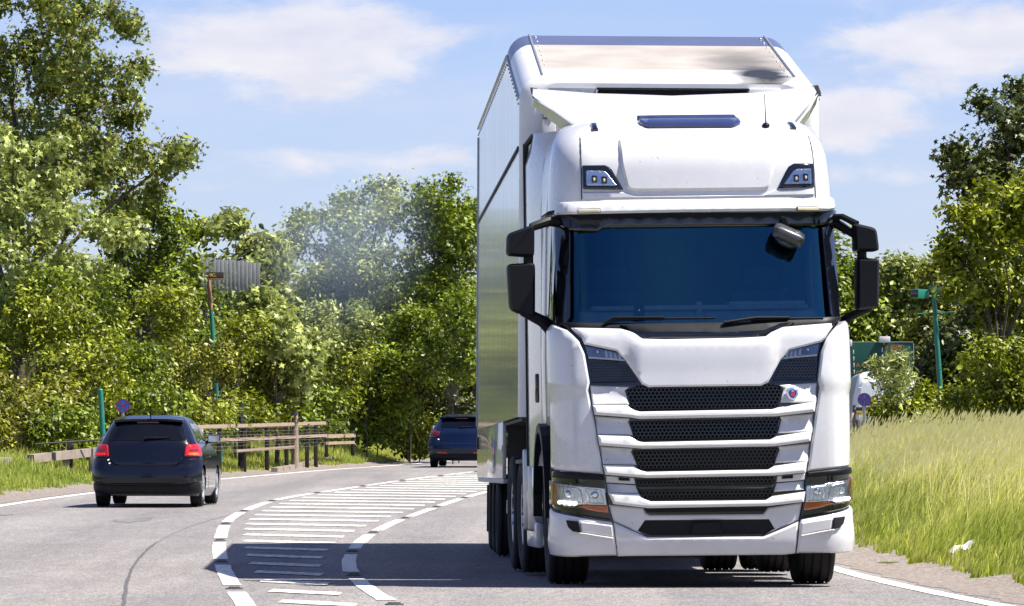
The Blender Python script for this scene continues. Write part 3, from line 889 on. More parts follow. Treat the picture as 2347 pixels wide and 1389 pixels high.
# slat below each mesh: a white U whose ends run out to the seams
def lip(zt, zb): return lambda s, z: 0.016 * sstep((zt - z) / max(0.02, (zt - zb)))
slats = [[(416, 184), (622, 182), (640, 200), (668, 214), (700, 222), (1488, 208), (1526, 196), (1752, 160), (1742, 222), (1505, 250), (700, 266), (640, 256), (428, 240)],
         [(446, 362), (640, 366), (655, 378), (688, 398), (720, 404), (1478, 388), (1516, 368), (1728, 338), (1716, 398), (1500, 428), (715, 442), (640, 436), (456, 422)],
         [(478, 540), (660, 544), (676, 556), (705, 574), (740, 582), (1465, 568), (1502, 546), (1700, 518), (1688, 586), (1490, 604), (740, 618), (660, 612), (492, 598)],
         [(508, 706), (694, 716), (716, 742), (765, 760), (1450, 752), (1490, 728), (1688, 700), (1676, 762), (1470, 786), (752, 800), (540, 775)]]
for k, sl in enumerate(slats):
    poly = cp(z3(*sl)); zc = [p[1] for p in poly]
    panel('grille_slat', poly, CAB, 0.072, 0.10, M['white_bumper'], Tk, 0.020, 0.06, dfun=lip(max(zc), min(zc)))
wing = [[(402, 62), (634, 72), (608, 92), (634, 178), (416, 182)], [(430, 246), (638, 262), (628, 280), (656, 362), (446, 358)],
        [(460, 428), (656, 442), (646, 460), (680, 540), (478, 536)], [(500, 652), (672, 664), (690, 712), (508, 704)]]
def wing_d(zt, zb): return lambda s, z: -0.045 * sstep((z - zb) / (zt - zb) * 1.4) + 0.03 * sstep((0.80 - abs(s)) / 0.20) * sstep((z - zb) / (zt - zb))
for f in (lambda q: q, mir):
    for wv in wing:
        poly = cp(z3(*wv)); zc = [p[1] for p in poly]
        panel('grille_winglet', f(poly), CAB, 0.045, 0.07, M['white_bumper'], Tk, 0.010, 0.045, dfun=wing_d(max(zc), min(zc)))
    panel('vent_slot', f(cp(z3((570, 614), (636, 618), (640, 636), (574, 634)))), CAB, 0.035, 0.02, M['dark_void'], Tk, 0.0)
    panel('grille_infill', f(cp(z3((494, 606), (664, 618), (672, 655), (498, 645)))), CAB, 0.022, 0.05, M['white_bumper'], Tk, 0.006)
# below the last slat
panel('lower_apron', cp(z3((512, 780), (720, 800), (735, 832), (760, 842), (1440, 836), (1466, 800), (1672, 768), (1650, 872), (1445, 960), (1508, 922), (1475, 866), (730, 872), (686, 934), (738, 966), (543, 880))),
      CAB, 0.03, 0.05, M['white_bumper'], Tk, 0.012, 0.07)
panel('apron_slot', cp(z3((724, 802), (1464, 794), (1446, 818), (748, 826))), CAB, 0.033, 0.03, M['dark_void'], Tk, 0.0)
# --- badge panel (bonnet)
hood = cp(z2((448, 772), (735, 778), (800, 795), (872, 826), (1005, 832), (1410, 822), (1600, 812), (1700, 768), (1985, 744), (1990, 765), (1935, 848), (1745, 896), (1690, 952), (1612, 1090), (1570, 1108), (900, 1116), (862, 1100), (768, 962), (712, 902), (520, 862), (500, 812)))
hood_d = lambda s, z: 0.035 * sstep((0.62 - abs(s)) / 0.10) * sstep((1.99 - z) / 0.06) + 0.012 * sstep((z - 1.66) / 0.2)
panel('badge_panel', hood, CAB, 0.03, 0.06, M['white'], Tk, 0.014, 0.045, dfun=hood_d)
M['smear'] = mat_basic('faded_lettering', (0.66, 0.66, 0.67), 0.5, col2=(0.80, 0.80, 0.80), scale=8)
# --- upper lamp strips and mesh
M['lamp_dark'] = mat_basic('lamp_inner', (0.22, 0.24, 0.28), 0.18, metal=0.9, var=0.5, scale=9)
M['led_off'] = mat_basic('white_light_guide', (0.62, 0.64, 0.68), 0.25, coat=0.4)
for f in (lambda q: q, mir):
    up = cp(z2((518, 866), (715, 903), (768, 962), (862, 1102), (560, 1098), (542, 946)))
    panel('upper_mesh_field', f(up), CAB, 0.0, 0.02, M['gloss_black'], Tk, 0.0, 0.1)
    honeycomb('upper_mesh', f(cp(z2((556, 965), (765, 975), (840, 1090), (566, 1086)))), CAB, 0.022, 0.015, M['mesh_black'], Tk)
    l = panel('upper_lamp', f(cp(z2((526, 870), (714, 906), (764, 960), (546, 944)))), CAB, 0.016, 0.02, M['lamp_dark'], Tk, 0.004, 0.05)
    panel('light_guide', f(cp(z2((546, 934), (700, 945), (755, 952), (764, 960), (547, 945)))), CAB, 0.022, 0.02, M['led_off'], l, 0.002, 0.05)
    for q in range(4):
        x0 = 640 + q * 27; y0 = 900 + q * 7
        panel('lamp_fin', f(cp(z2((x0, y0), (x0 + 14, y0 + 2), (x0 + 24, y0 + 40), (x0 + 6, y0 + 38)))), CAB, 0.024, 0.02, M['led_off'], l, 0.002, 0.05)
    panel('lamp_glass', f(cp(z2((526, 868), (716, 904), (767, 962), (545, 946)))), CAB, 0.032, 0.015, M['lens'], l, 0.004, 0.05)
    for c in ((600, 905),):
        p = cp(z2(c))[0]; p = (p[0] if f((p,))[0][0] == p[0] else -p[0], p[1])
        MB().sphere(CAB.pt(p[0], p[1], 0.02), (0.016, 0.008, 0.014), None, 10, 6).build('lamp_element', M['chrome'], l, 40)
# --- emblem on the upper winglet: shield ring, blue field, red beast
ex, ez = CAB.px(1812.5, 903)
def shield(r):
    out = []
    for k in range(30):
        a = 2 * math.pi * k / 30; q = 1 + 0.07 * math.cos(3 * (a - math.pi / 2) + math.pi)
        out.append((ex + r * q * math.cos(a), ez + r * q * 1.06 * math.sin(a)))
    return out
em = panel('emblem', shield(0.047), CAB, 0.075, 0.04, M['chrome'], Tk, 0.007, 0.03)
M['emblem_blue'] = mat_basic('emblem_blue', (0.02, 0.05, 0.20), 0.2, coat=0.6)
M['emblem_red'] = mat_basic('emblem_red', (0.55, 0.03, 0.03), 0.3, coat=0.4)
panel('emblem_field', shield(0.033), CAB, 0.079, 0.01, M['emblem_blue'], em, 0.0, 0.03)
gb = [(-0.014, 0.004), (-0.006, 0.010), (0.004, 0.006), (0.016, 0.010), (0.014, -0.004), (0.018, -0.016), (0.006, -0.026), (-0.004, -0.022), (-0.012, -0.024), (-0.016, -0.010)]
panel('emblem_beast', [(ex + a, ez + b) for a, b in gb], CAB, 0.083, 0.01, M['emblem_red'], em, 0.0, 0.03)
cr = [(-0.010, 0.014), (0.010, 0.014), (0.012, 0.026), (0.005, 0.020), (0.0, 0.029), (-0.005, 0.020), (-0.012, 0.026)]
panel('emblem_crown', [(ex + a, ez + b) for a, b in cr], CAB, 0.083, 0.01, M['chrome'], em, 0.0, 0.03)
# --- corner panels between badge panel, lamp and door
cin = cp(z2((350, 742), (430, 786), (490, 845), (522, 920), (552, 1090))) + cp(z3((388, 92), (420, 250), (480, 594)))
top_z = cp(z2((350, 742)))[0][1]; bot_z = cp(z3((480, 598)))[0][1]
corner = [(CAB.s_side(0.44, 1.9), top_z - 0.04)] + cin + [cp(z3((330, 582)))[0], (CAB.s_side(0.44, 1.0), bot_z + 0.05)]
cor_d = lambda s, z: 0.014 * sstep((z - 1.55) / 0.05)
for f in (lambda q: q, mir):
    panel('corner_panel', f(corner), CAB, 0.035, 0.06, M['white'], Tk, 0.016, 0.06, dfun=cor_d)
# --- headlamps
for f in (lambda q: q, mir):
    hs = cp(z3((300, 580), (484, 606), (492, 650), (528, 872), (400, 852), (250, 822)))
    hs = [(CAB.s_side(0.43, 1.0), bot_z + 0.035)] + hs + [(CAB.s_side(0.43, 0.8), cp(z3((172, 805)))[0][1] + 0.02)]
    hd = panel('headlamp', f(hs), CAB, 0.03, 0.06, M['gloss_black'], Tk, 0.010, 0.06)
    panel('headlamp_brow', f(cp(z5((180, 110), (600, 150), (770, 165), (790, 235), (160, 195)))), CAB, 0.05, 0.03, M['black_plastic'], hd, 0.01, 0.06)
    panel('lamp_bowl', f(cp(z5((165, 265), (500, 318), (790, 345), (815, 570), (470, 560), (400, 580), (165, 560)))), CAB, 0.033, 0.02, M['reflector'], hd, 0.004, 0.05)
    panel('reflector', f(cp(z5((245, 295), (440, 320), (485, 360), (525, 540), (440, 548), (235, 535), (225, 400)))), CAB, 0.038, 0.02, M['reflector'], hd, 0.012, 0.035, 0.02)
    panel('reflector', f(cp(z5((520, 330), (750, 350), (795, 555), (580, 552), (550, 500)))), CAB, 0.038, 0.02, M['reflector'], hd, 0.012, 0.035, 0.02)
    for c, r in (((350, 415), 0.030), ((660, 430), 0.032)):
        p = f(cp(z5(c)))[0]
        MB().sphere(CAB.pt(p[0], p[1], 0.036), (r, 0.014, r), None, 14, 8).build('bulb_cover', M['chrome'], hd, 40)
    panel('indicator', f(cp(z5((440, 590), (545, 558), (825, 572), (838, 668), (640, 640)))), CAB, 0.042, 0.02, M['amber'], hd, 0.006, 0.05)
    panel('side_indicator', f(cp(z5((130, 238), (160, 242), (158, 560), (118, 545)))), CAB, 0.042, 0.02, M['amber'], hd, 0.004, 0.05)
    for i in range(4):
        p = f(cp(z5((252 + i * 57, 526 + i * 6))))[0]
        MB().sphere(CAB.pt(p[0], p[1], 0.045), (0.017, 0.008, 0.017), None, 12, 8).build('running_light', M['led'], hd, 40)
    panel('headlamp_glass', f(cp(z5((125, 235), (500, 300), (795, 325), (842, 672), (640, 645), (440, 600), (110, 560)))), CAB, 0.056, 0.015, M['lens'], hd, 0.006, 0.06)
# --- windscreen area (the glass itself wraps a little more at its sides)
class WrapGlass(Surf):
    def base(s, q, z):
        p = Surf.base(s, q, z); p.y += 0.075 * (abs(p.x) / 1.1) ** 7; return p
WSC = WrapGlass(lambda z: CAB.y0(z) - 0.012, CAB.w, 0.07, 0.20, 0.30, MT)
ws = cp(z2((395, 185), (600, 186), (625, 165), (1050, 163), (1880, 152), (2012, 150), (2036, 695), (1700, 722), (800, 742), (408, 738)))
panel('windscreen', [(WSC.s_of_x(CAB.base(a, b).x, b), b) for a, b in ws], WSC, -0.004, 0.006, M['wind_glass'], Tk, 0.0, 0.09)
for f in (lambda q: q, mir):
    pil = cp(z2((345, 100), (436, 180), (432, 690), (405, 742), (368, 742), (350, 500)))
    panel('windscreen_pillar', f(pil), CAB, 0.006, 0.02, M['gloss_black'], Tk, 0.006, 0.07)
panel('header_band', cp(z2((345, 74), (1050, 66), (2048, 58), (2040, 118), (1990, 150), (1880, 152), (1050, 163), (625, 165), (600, 186), (440, 180), (372, 150))), CAB, 0.03, 0.05, M['gloss_black'], Tk, 0.012, 0.08)
cowl = cp(z2((368, 728), (700, 732), (1300, 728), (2046, 692), (2050, 712), (1990, 742), (1700, 768), (1600, 812), (1410, 822), (1005, 832), (872, 824), (800, 795), (735, 778), (448, 772)))
panel('windscreen_cowl', cowl, CAB, 0.012, 0.05, M['black_plastic'], Tk, 0.010, 0.07)
panel('cowl_lip', cp(z2((735, 752), (800, 768), (850, 800), (1410, 800), (1590, 790), (1690, 748), (1770, 742), (1700, 768), (1600, 812), (1410, 824), (872, 826), (800, 795))), CAB, 0.045, 0.04, M['gloss_black'], Tk, 0.008, 0.06)
def on(p, off): q = cp(z2(p))[0]; return CAB.pt(q[0], q[1], off)
for a, b, c in (((640, 742), (690, 712), (1300, 706)), ((1350, 742), (1540, 712), (1945, 706))):
    mb = MB().tube([on(a, 0.03), on(b, 0.035), on(((b[0] + c[0]) / 2, b[1] - 4), 0.03)], [0.014, 0.012, 0.007], 8)
    mb.tube([on((b[0] - 20, b[1] + 6), 0.015), on((b[0] + (c[0] - b[0]) * .5, b[1] - 3), 0.015), on(c, 0.015)], 0.007, 6)
    mb.build('wiper', M['black_plastic'], Tk, 40)
# cab interior seen through the glass
MB().box((0, 0.70, 2.06), (2.1, 0.75, 0.32), 0.06).box((0.0, 0.48, 2.235), (1.75, 0.40, 0.04), 0.015).box((0.55, 0.50, 2.26), (0.62, 0.36, 0.05), 0.02).build('dashboard', M['dash_grey'], Tk, 30)
MB().box((0, 2.02, 2.3), (2.1, 0.05, 1.4)).box((0, 1.2, 1.3), (2.0, 1.7, 0.1)).build('rear_bulkhead', M['interior'], Tk, 30)
for sx in (-0.62, 0.62):
    MB().box((sx, 1.45, 2.0), (0.52, 0.20, 0.85), 0.07).box((sx, 1.42, 2.52), (0.30, 0.12, 0.2), 0.05).box((sx, 1.2, 1.62), (0.52, 0.5, 0.16), 0.05).build('seat', M['interior'], Tk, 30)
st = []
for k in range(25):
    a = 2 * math.pi * k / 24; st.append(Vector((-0.62 + 0.23 * math.cos(a), 0.93 + 0.10 * math.sin(a), 2.10 + 0.20 * math.sin(a))))
MB().tube(st, 0.016, 6, False).tube([(-0.62, 0.93, 2.1), (-0.62, 0.8, 2.0)], 0.03, 6).build('steering_wheel', M['black_plastic'], Tk, 40)
dn = on((850, 690), -0.10)
MB().box(dn + Vector((0, 0, 0.05)), (0.085, 0.03, 0.19), 0.02).build('dash_unit', M['dark_void'], Tk, 30)
MB().sphere(dn + Vector((0, -0.02, 0.08)), (0.018, 0.008, 0.018), None, 10, 6).build('dash_lamp', M['chrome'], Tk, 40)
MB().box(on((1215, 670), -0.12), (0.05, 0.03, 0.26), 0.01).box(on((1310, 675), -0.14), (0.15, 0.04, 0.12), 0.02).box(on((1500, 715), -0.14), (0.3, 0.1, 0.05), 0.02).build('dash_clutter', M['dash_grey'], Tk, 30)
# --- sun visor with marker lamps
VIS = Surf(lerp_table([(2.9, 0.24), (3.0, 0.23), (3.05, 0.24), (3.12, 0.30), (3.16, 0.40), (3.18, 0.50)]), lerp_table([(2.9, 1.15), (3.2, 1.15)]), 0.08, 0.22, 0.30, MT)
vp = lambda c: [VIS.px(*p) for p in z1(*c)]
v0 = vp([(505, 1003), (770, 994), (1300, 988), (1900, 978), (2085, 978), (2112, 1046), (2050, 1056), (1300, 1062), (620, 1076), (470, 1081), (478, 1030)])
panel('sun_visor', v0, VIS, 0.0, 0.07, M['white'], Tk, 0.018, 0.06, dfun=lambda s, z: 0.012 * sstep((0.82 - abs(s)) / 0.06))
for f in (lambda q: q, mir):
    mk = f(vp([(616, 1052), (735, 1050), (735, 1067), (616, 1070)]))
    panel('marker_surround', [(a + (0.006 if a > sum(q[0] for q in mk) / 4 else -0.006), b + (0.006 if b > sum(q[1] for q in mk) / 4 else -0.004)) for a, b in mk], VIS, 0.020, 0.02, M['gloss_black'], Tk, 0.002)
    panel('marker_lamp', mk, VIS, 0.025, 0.02, M['marker'], Tk, 0.003)
# --- roof front: raised panel, lamps, seams, hatch glass, clips, aerial
rpz = lambda c: rp(z1(*c))
panel('roof_front_panel', rpz([(835, 640), (1765, 640), (1745, 760), (1705, 925), (1680, 940), (1200, 946), (925, 948), (890, 930), (855, 790)]), ROOF, 0.026, 0.05, M['white'], Tk, 0.022, 0.06, 0.03, dfun=lambda s, z: -0.02 * sstep((z - 3.55) / 0.10))
panel('roof_lower_panel', rpz([(640, 952), (870, 948), (940, 972), (1670, 966), (1730, 938), (1955, 928), (1960, 970), (1300, 982), (640, 990)]), ROOF, 0.014, 0.04, M['white'], Tk, 0.010, 0.06)
for f in (lambda q: q, lambda q: [(0.08 - a, b) for a, b in q]):
    sm = rpz([(626, 640), (632, 800), (634, 992), (629, 992), (627, 800), (621, 640)])
    panel('roof_seam', f(sm), ROOF, 0.0035, 0.01, M['seam'], Tk, 0.0, 0.06)
    fr = panel('roof_lamp', f(rpz([(636, 800), (768, 798), (800, 815), (872, 938), (640, 934)])), ROOF, 0.024, 0.05, M['gloss_black'], Tk, 0.012, 0.05, 0.012)
    panel('lamp_bowl', f(rpz([(660, 830), (755, 832), (775, 842), (832, 914), (662, 914)])), ROOF, 0.027, 0.01, M['reflector'], fr, 0.003, 0.04, 0.01)
    for c in ((705, 880), (762, 885)):
        p = f(rpz([c]))[0]
        MB().box(ROOF.pt(p[0], p[1], 0.03), (0.045, 0.02, 0.06), 0.008).build('lamp_element', M['gloss_black'], fr, 30)
        MB().box(ROOF.pt(p[0], p[1] - 0.004, 0.042), (0.016, 0.012, 0.026), 0.003).build('lamp_bulb', M['marker'], fr, 30)
    panel('roof_lamp_glass', f(rpz([(654, 824), (758, 826), (780, 838), (840, 918), (658, 918)])), ROOF, 0.036, 0.01, M['lens'], fr, 0.004, 0.05, 0.012)
    panel('roof_clip', f(rpz([(685, 564), (715, 562), (728, 600), (692, 602)])), ROOF, 0.02, 0.03, M['gloss_black'], Tk, 0.006)
    p = rpz([(860, 585)])[0]
panel('roof_hatch_glass', rpz([(958, 545), (1525, 540), (1545, 562), (1500, 582), (1012, 584), (965, 566)]), ROOF, 0.03, 0.04, M['hatch_glass'], Tk, 0.010, 0.06, 0.02)
# roof air deflector: swept wing above the cab roof, top edge dipping in the middle
WING = Surf(lerp_table([(3.70, 0.98), (3.74, 1.02), (3.80, 1.10), (3.95, 1.40), (4.05, 1.62), (4.15, 1.85), (4.25, 2.1)]), lerp_table([(3.6, 1.21), (4.3, 1.21)]), 0.20, 0.05, 0.05, MT)
wz = lambda c: [WING.px(*p) for p in z1(*c)]
wp = wz([(348, 352), (700, 378), (1150, 392), (1600, 376), (1960, 338), (1978, 372), (1905, 470), (1838, 545), (1700, 548), (1545, 545), (1525, 515), (1490, 508), (960, 512), (935, 545), (740, 552), (660, 556), (575, 556), (470, 480), (335, 400)])
wo = panel('roof_deflector', wp, WING, 0.0, 0.03, M['white'], Tk, 0.012, 0.06)
lw = wz([(320, 350), (348, 352), (335, 402), (296, 414)]); panel('deflector_end', lw, WING, 0.004, 0.06, M['rubber'], wo, 0.006)
panel('deflector_end', mir(lw), WING, 0.004, 0.06, M['rubber'], wo, 0.006)
panel('deflector_light', wz([(950, 514), (1505, 508), (1525, 540), (1500, 560), (1000, 564), (965, 545)]), WING, 0.012, 0.03, M['hatch_glass'], wo, 0.008)
# deflector cheeks closing the wing down to the roof sides
for sg in (-1, 1):
    ed = [(-sg * q[0] if True else 0, q[1]) for q in wz([(338, 398), (470, 478), (572, 553)])]
    top = [WING.pt(a, b, -0.018) for a, b in ed]
    low = [p + Vector((0, 0.16, -0.075)) for p in top]
    mb = MB(); mb.add(top + low + [p + Vector((-sg * 0.02, 0.02, 0)) for p in top + low], [(0, 1, 4, 3), (1, 2, 5, 4), (6, 9, 10, 7), (7, 10, 11, 8), (0, 6, 7, 1), (1, 7, 8, 2), (3, 4, 10, 9), (4, 5, 11, 10), (0, 3, 9, 6), (2, 8, 11, 5)])
    mb.build('deflector_cheek', M['white'], wo, 40)
ab = rpz([(1688, 578)])[0]; a0 = ROOF.pt(ab[0], ab[1], 0.0)
MB().sphere(a0 + Vector((0, 0.02, 0.012)), (0.032, 0.05, 0.028), None, 12, 8).tube([a0 + Vector((0, 0.02, 0.03)), a0 + Vector((-0.004, 0.05, 0.27))], [0.006, 0.003], 6).build('aerial', M['black_plastic'], Tk, 40)
# --- mirrors
def mirror_box(px_poly, y, depth, name, par):
    poly = []
    o = CAB.Mi @ CAM
    for p in px_poly:
        d = CAB.R @ ray(*p); q = o + d * ((y - o.y) / d.y); poly.append((q.x, q.z))
    if area2(poly) < 0: poly = poly[::-1]
    poly = round_poly(poly, 0.035, 4); inn = inset(poly, 0.02)
    n = len(poly)
    vs = [Vector((a, y - 0.03, b)) for a, b in inn] + [Vector((a, y, b)) for a, b in poly] + [Vector((a, y + depth, b)) for a, b in poly]
    fs = [tuple(range(n))] + [(i, n + i, n + (i + 1) % n, (i + 1) % n) for i in range(n)] + [(n + i, 2 * n + i, 2 * n + (i + 1) % n, n + (i + 1) % n) for i in range(n)] + [tuple(range(3 * n - 1, 2 * n - 1, -1))]
    ob = MB().add(vs, fs).build(name, M['black_plastic'], par, 50)
    gl = inset(poly, 0.02)
    MB().add([Vector((a, y + depth + 0.004, b)) for a, b in gl], [tuple(range(n))]).build('mirror_glass', M['chrome'], ob, None)
    return ob
def at_y(p, y):
    o = CAB.Mi @ CAM; d = CAB.R @ ray(*p); return o + d * ((y - o.y) / d.y)
mirror_box(z2((62, 196), (215, 142), (222, 170), (221, 325), (205, 336), (72, 328), (57, 312)), 0.42, 0.16, 'upper_mirror', Tk)
mirror_box(z2((60, 378), (215, 370), (226, 388), (226, 702), (98, 660), (76, 640)), 0.42, 0.17, 'lower_mirror', Tk)
mirror_box(z2((2130, 132), (2250, 160), (2268, 180), (2282, 290), (2268, 302), (2150, 302), (2136, 288)), 0.42, 0.16, 'upper_mirror', Tk)
mirror_box(z2((2150, 350), (2165, 343), (2272, 346), (2284, 360), (2280, 630), (2262, 640), (2150, 656)), 0.42, 0.17, 'lower_mirror', Tk)
arm = lambda pts, r, y: MB().tube([at_y(p, yy) for p, yy in zip(z2(*pts), y)], r, 8).build('mirror_arm', M['black_plastic'], Tk, 40)
arm([(200, 160), (300, 125), (360, 125)], [0.035, 0.04, 0.05], [0.46, 0.50, 0.55])
arm([(185, 325), (185, 380)], [0.042, 0.042], [0.5, 0.5])
arm([(150, 660), (270, 720), (318, 760)], [0.04, 0.05, 0.06], [0.47, 0.52, 0.58])
arm([(2150, 140), (2060, 95), (1990, 100)], [0.028, 0.026, 0.03], [0.46, 0.55, 0.6])
arm([(2135, 205), (2050, 150), (2000, 120)], [0.03, 0.04, 0.04], [0.50, 0.60, 0.62])
arm([(2178, 295), (2178, 350)], [0.04, 0.04], [0.5, 0.5])
arm([(2230, 640), (2110, 690), (2060, 730)], [0.03, 0.035, 0.05], [0.47, 0.56, 0.62])
c = at_y(z2((1740, 205))[0], 0.25)
MR = Matrix.Rotation(math.radians(24), 3, 'Y') @ Matrix.Rotation(math.radians(20), 3, 'X')
kb = MB().box(c, (0.27, 0.18, 0.11), 0.05, MR).build('kerb_mirror', M['mirror_shell'], Tk, 60)
MB().tube([c, on((1700, 120), 0.03)], 0.03, 8).build('mirror_bracket', M['black_plastic'], Tk, 40)
MB().sphere(c + Vector((-0.02, 0.02, -0.05)), (0.10, 0.08, 0.045), MR, 20, 12).build('mirror_glass', M['gloss_black'], kb, 60)
# --- running gear
def zw(x): return -x * math.sin(-CAB_ROLL) * -1
FR = 0.515
for sg in (-1, 1):
    zl = FR + sg * 1.0 * math.sin(CAB_ROLL)
    wheel('front_wheel', (sg * 1.01, 1.40, zl), FR, 0.335, 0.29, Tk, sg, rot=math.radians(-1.5))
    for yy, dual in ((4.25, False), (5.55, True)):
        wheel('rear_wheel', (sg * 1.04, yy, FR + 0.035 + sg * 1.0 * math.sin(CAB_ROLL)), FR, 0.31, 0.29, Tk, sg, dual, deep=0.12)
for sg in (-1, 1):
    MB().box((sg * 0.42, 3.6, 0.92), (0.09, 5.4, 0.28), 0.01).build('chassis_rail', M['chassis'], Tk, 30)
MB().tube([(-0.95, 1.4, 0.5), (0.95, 1.4, 0.5)], 0.06, 8).box((0, 1.4, 0.52), (0.9, 0.16, 0.16), 0.03).build('front_axle', M['chassis'], Tk, 30)
MB().tube([(-0.95, 5.55, 0.53), (0.95, 5.55, 0.53)], 0.08, 8).sphere((0, 5.55, 0.53), (0.2, 0.22, 0.24)).build('rear_axle', M['chassis'], Tk, 30)
MB().box((0, 1.2, 0.9), (0.9, 1.6, 0.7), 0.08).box((0, 0.35, 0.62), (1.6, 0.25, 0.4), 0.05).build('engine_block', M['chassis'], Tk, 30)
MB().box((0, 4.9, 1.12), (0.9, 0.9, 0.12), 0.03).build('fifth_wheel', M['chassis'], Tk, 30)
MB().box((0, 2.6, 0.42), (0.5, 0.9, 0.3), 0.08).build('gearbox', M['chassis'], Tk, 30)
MB().box((0, 0.62, 0.36), (2.0, 1.0, 0.08), 0.03).box((0, 2.6, 0.5), (1.7, 2.6, 0.06), 0.02).build('underside_light_block', M['dark_void'], Tk, 30)  # added plates that block sky light and deepen the shade underneath
# ------------------------------------------------------------------ semi-trailer: tall step-frame box with a raked roof front
def trailer_side_material():
    m, nt, b, out = new_mat('glossy_trailer_side'); N = nt.nodes.new; L = nt.links.new
    tc = N('ShaderNodeTexCoord'); mp = N('ShaderNodeMapping'); mp.inputs['Scale'].default_value = (1, 2.2, 0.12); L(tc.outputs['Object'], mp.inputs['Vector'])
    n = N('ShaderNodeTexNoise'); n.inputs['Scale'].default_value = 5; n.inputs['Detail'].default_value = 7; n.inputs['Roughness'].default_value = 0.65; L(mp.outputs[0], n.inputs['Vector'])
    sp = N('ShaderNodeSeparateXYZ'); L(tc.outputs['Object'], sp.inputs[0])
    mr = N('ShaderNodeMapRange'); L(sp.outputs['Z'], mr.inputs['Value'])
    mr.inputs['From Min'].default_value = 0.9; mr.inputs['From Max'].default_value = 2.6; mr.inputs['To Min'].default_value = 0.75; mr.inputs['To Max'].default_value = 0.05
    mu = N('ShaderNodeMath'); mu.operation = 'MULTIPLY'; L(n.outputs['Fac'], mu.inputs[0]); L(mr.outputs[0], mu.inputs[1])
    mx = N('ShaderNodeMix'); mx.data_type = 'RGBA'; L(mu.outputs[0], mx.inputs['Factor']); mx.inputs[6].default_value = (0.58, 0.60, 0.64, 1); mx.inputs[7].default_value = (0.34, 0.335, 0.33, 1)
    L(mx.outputs[2], b.inputs['Base Color'])
    r2 = N('ShaderNodeMapRange'); L(n.outputs['Fac'], r2.inputs['Value']); r2.inputs['From Min'].default_value = 0.35; r2.inputs['From Max'].default_value = 0.7
    r2.inputs['To Min'].default_value = 0.05; r2.inputs['To Max'].default_value = 0.13; L(r2.outputs[0], b.inputs['Roughness'])
    n3 = N('ShaderNodeTexNoise'); n3.inputs['Scale'].default_value = 1.2; n3.inputs['Detail'].default_value = 2; L(mp.outputs[0], n3.inputs['Vector'])
    bp = N('ShaderNodeBump'); bp.inputs['Strength'].default_value = 0.04; bp.inputs['Distance'].default_value = 0.02; L(n3.outputs['Fac'], bp.inputs['Height']); L(bp.outputs[0], b.inputs['Normal'])
    return m
def soot_material(name, lo, hi):
    """cream roof front with a soot plume where the exhaust blows against it"""
    m, nt, b, out = new_mat(name); N = nt.nodes.new; L = nt.links.new
    tc = N('ShaderNodeTexCoord')
    def blob(loc, sc):
        mp = N('ShaderNodeMapping'); L(tc.outputs['Object'], mp.inputs['Vector']); mp.inputs['Location'].default_value = [-a * s for a, s in zip(loc, sc)]; mp.inputs['Scale'].default_value = sc
        n = N('ShaderNodeTexNoise'); n.inputs['Scale'].default_value = 3.5; n.inputs['Detail'].default_value = 6; L(tc.outputs['Object'], n.inputs['Vector'])
        va = N('ShaderNodeVectorMath'); va.operation = 'MULTIPLY_ADD'; L(n.outputs['Color'], va.inputs[0]); va.inputs[1].default_value = (0.5, 0.5, 0.0); L(mp.outputs[0], va.inputs[2])
        vs = N('ShaderNodeVectorMath'); vs.operation = 'SUBTRACT'; L(va.outputs[0], vs.inputs[0]); vs.inputs[1].default_value = (0.25, 0.25, 0)
        ln = N('ShaderNodeVectorMath'); ln.operation = 'LENGTH'; L(vs.outputs[0], ln.inputs[0])
        mr = N('ShaderNodeMapRange'); mr.interpolation_type = 'SMOOTHSTEP'; L(ln.outputs['Value'], mr.inputs['Value'])
        mr.inputs['From Min'].default_value = 0.1; mr.inputs['From Max'].default_value = 1.0; mr.inputs['To Min'].default_value = 1.0; mr.inputs['To Max'].default_value = 0.0
        return mr.outputs[0]
    a = blob((0.84, 0.22, 0), (1 / 0.38, 1 / 0.95, 0)); c = blob((0.70, 1.25, 0), (1 / 0.55, 1 / 1.6, 0))
    ad = N('ShaderNodeMath'); ad.operation = 'MULTIPLY_ADD'; L(c, ad.inputs[0]); ad.inputs[1].default_value = 0.6; L(a, ad.inputs[2]); ad.use_clamp = True
    n2 = N('ShaderNodeTexNoise'); n2.inputs['Scale'].default_value = 2.0; n2.inputs['Detail'].default_value = 5; L(tc.outputs['Object'], n2.inputs['Vector'])
    r0 = N('ShaderNodeValToRGB'); r0.color_ramp.elements[0].position = 0.35; r0.color_ramp.elements[1].position = 0.7
    r0.color_ramp.elements[0].color = rgba(lo); r0.color_ramp.elements[1].color = rgba(hi); L(n2.outputs['Fac'], r0.inputs[0])
    mx = N('ShaderNodeMix'); mx.data_type = 'RGBA'; L(ad.outputs[0], mx.inputs['Factor']); L(r0.outputs[0], mx.inputs[6]); mx.inputs[7].default_value = (0.008, 0.008, 0.009, 1)
    L(mx.outputs[2], b.inputs['Base Color']); setp(b, rough=0.5)
    return m
M['trailer_side'] = trailer_side_material()
M['soot'] = soot_material('cream_panel_with_soot', (0.32, 0.285, 0.245), (0.40, 0.365, 0.32))
M['soot_lip'] = soot_material('white_lip_with_soot', (0.66, 0.65, 0.64), (0.76, 0.76, 0.76))
M['blue_band'] = mat_basic('blue_grey_roof_band', (0.075, 0.088, 0.16), 0.4, coat=0.2, var=0.2, scale=2)
M['trailer_white'] = mat_basic('white_grp', (0.76, 0.76, 0.76), 0.42, coat=0.3, col2=(0.66, 0.65, 0.64), scale=3)
TR_YAW = math.radians(1.88)
tr_o = P(1532, 1080, 43.55); tr_o.z = rise(43.5)
trailer = empty('semi_trailer', tr_o, (0, math.radians(0.25), TR_YAW), 'tall white box semi-trailer with sloping roof front, coupled behind the white tractor unit', 'trailer')
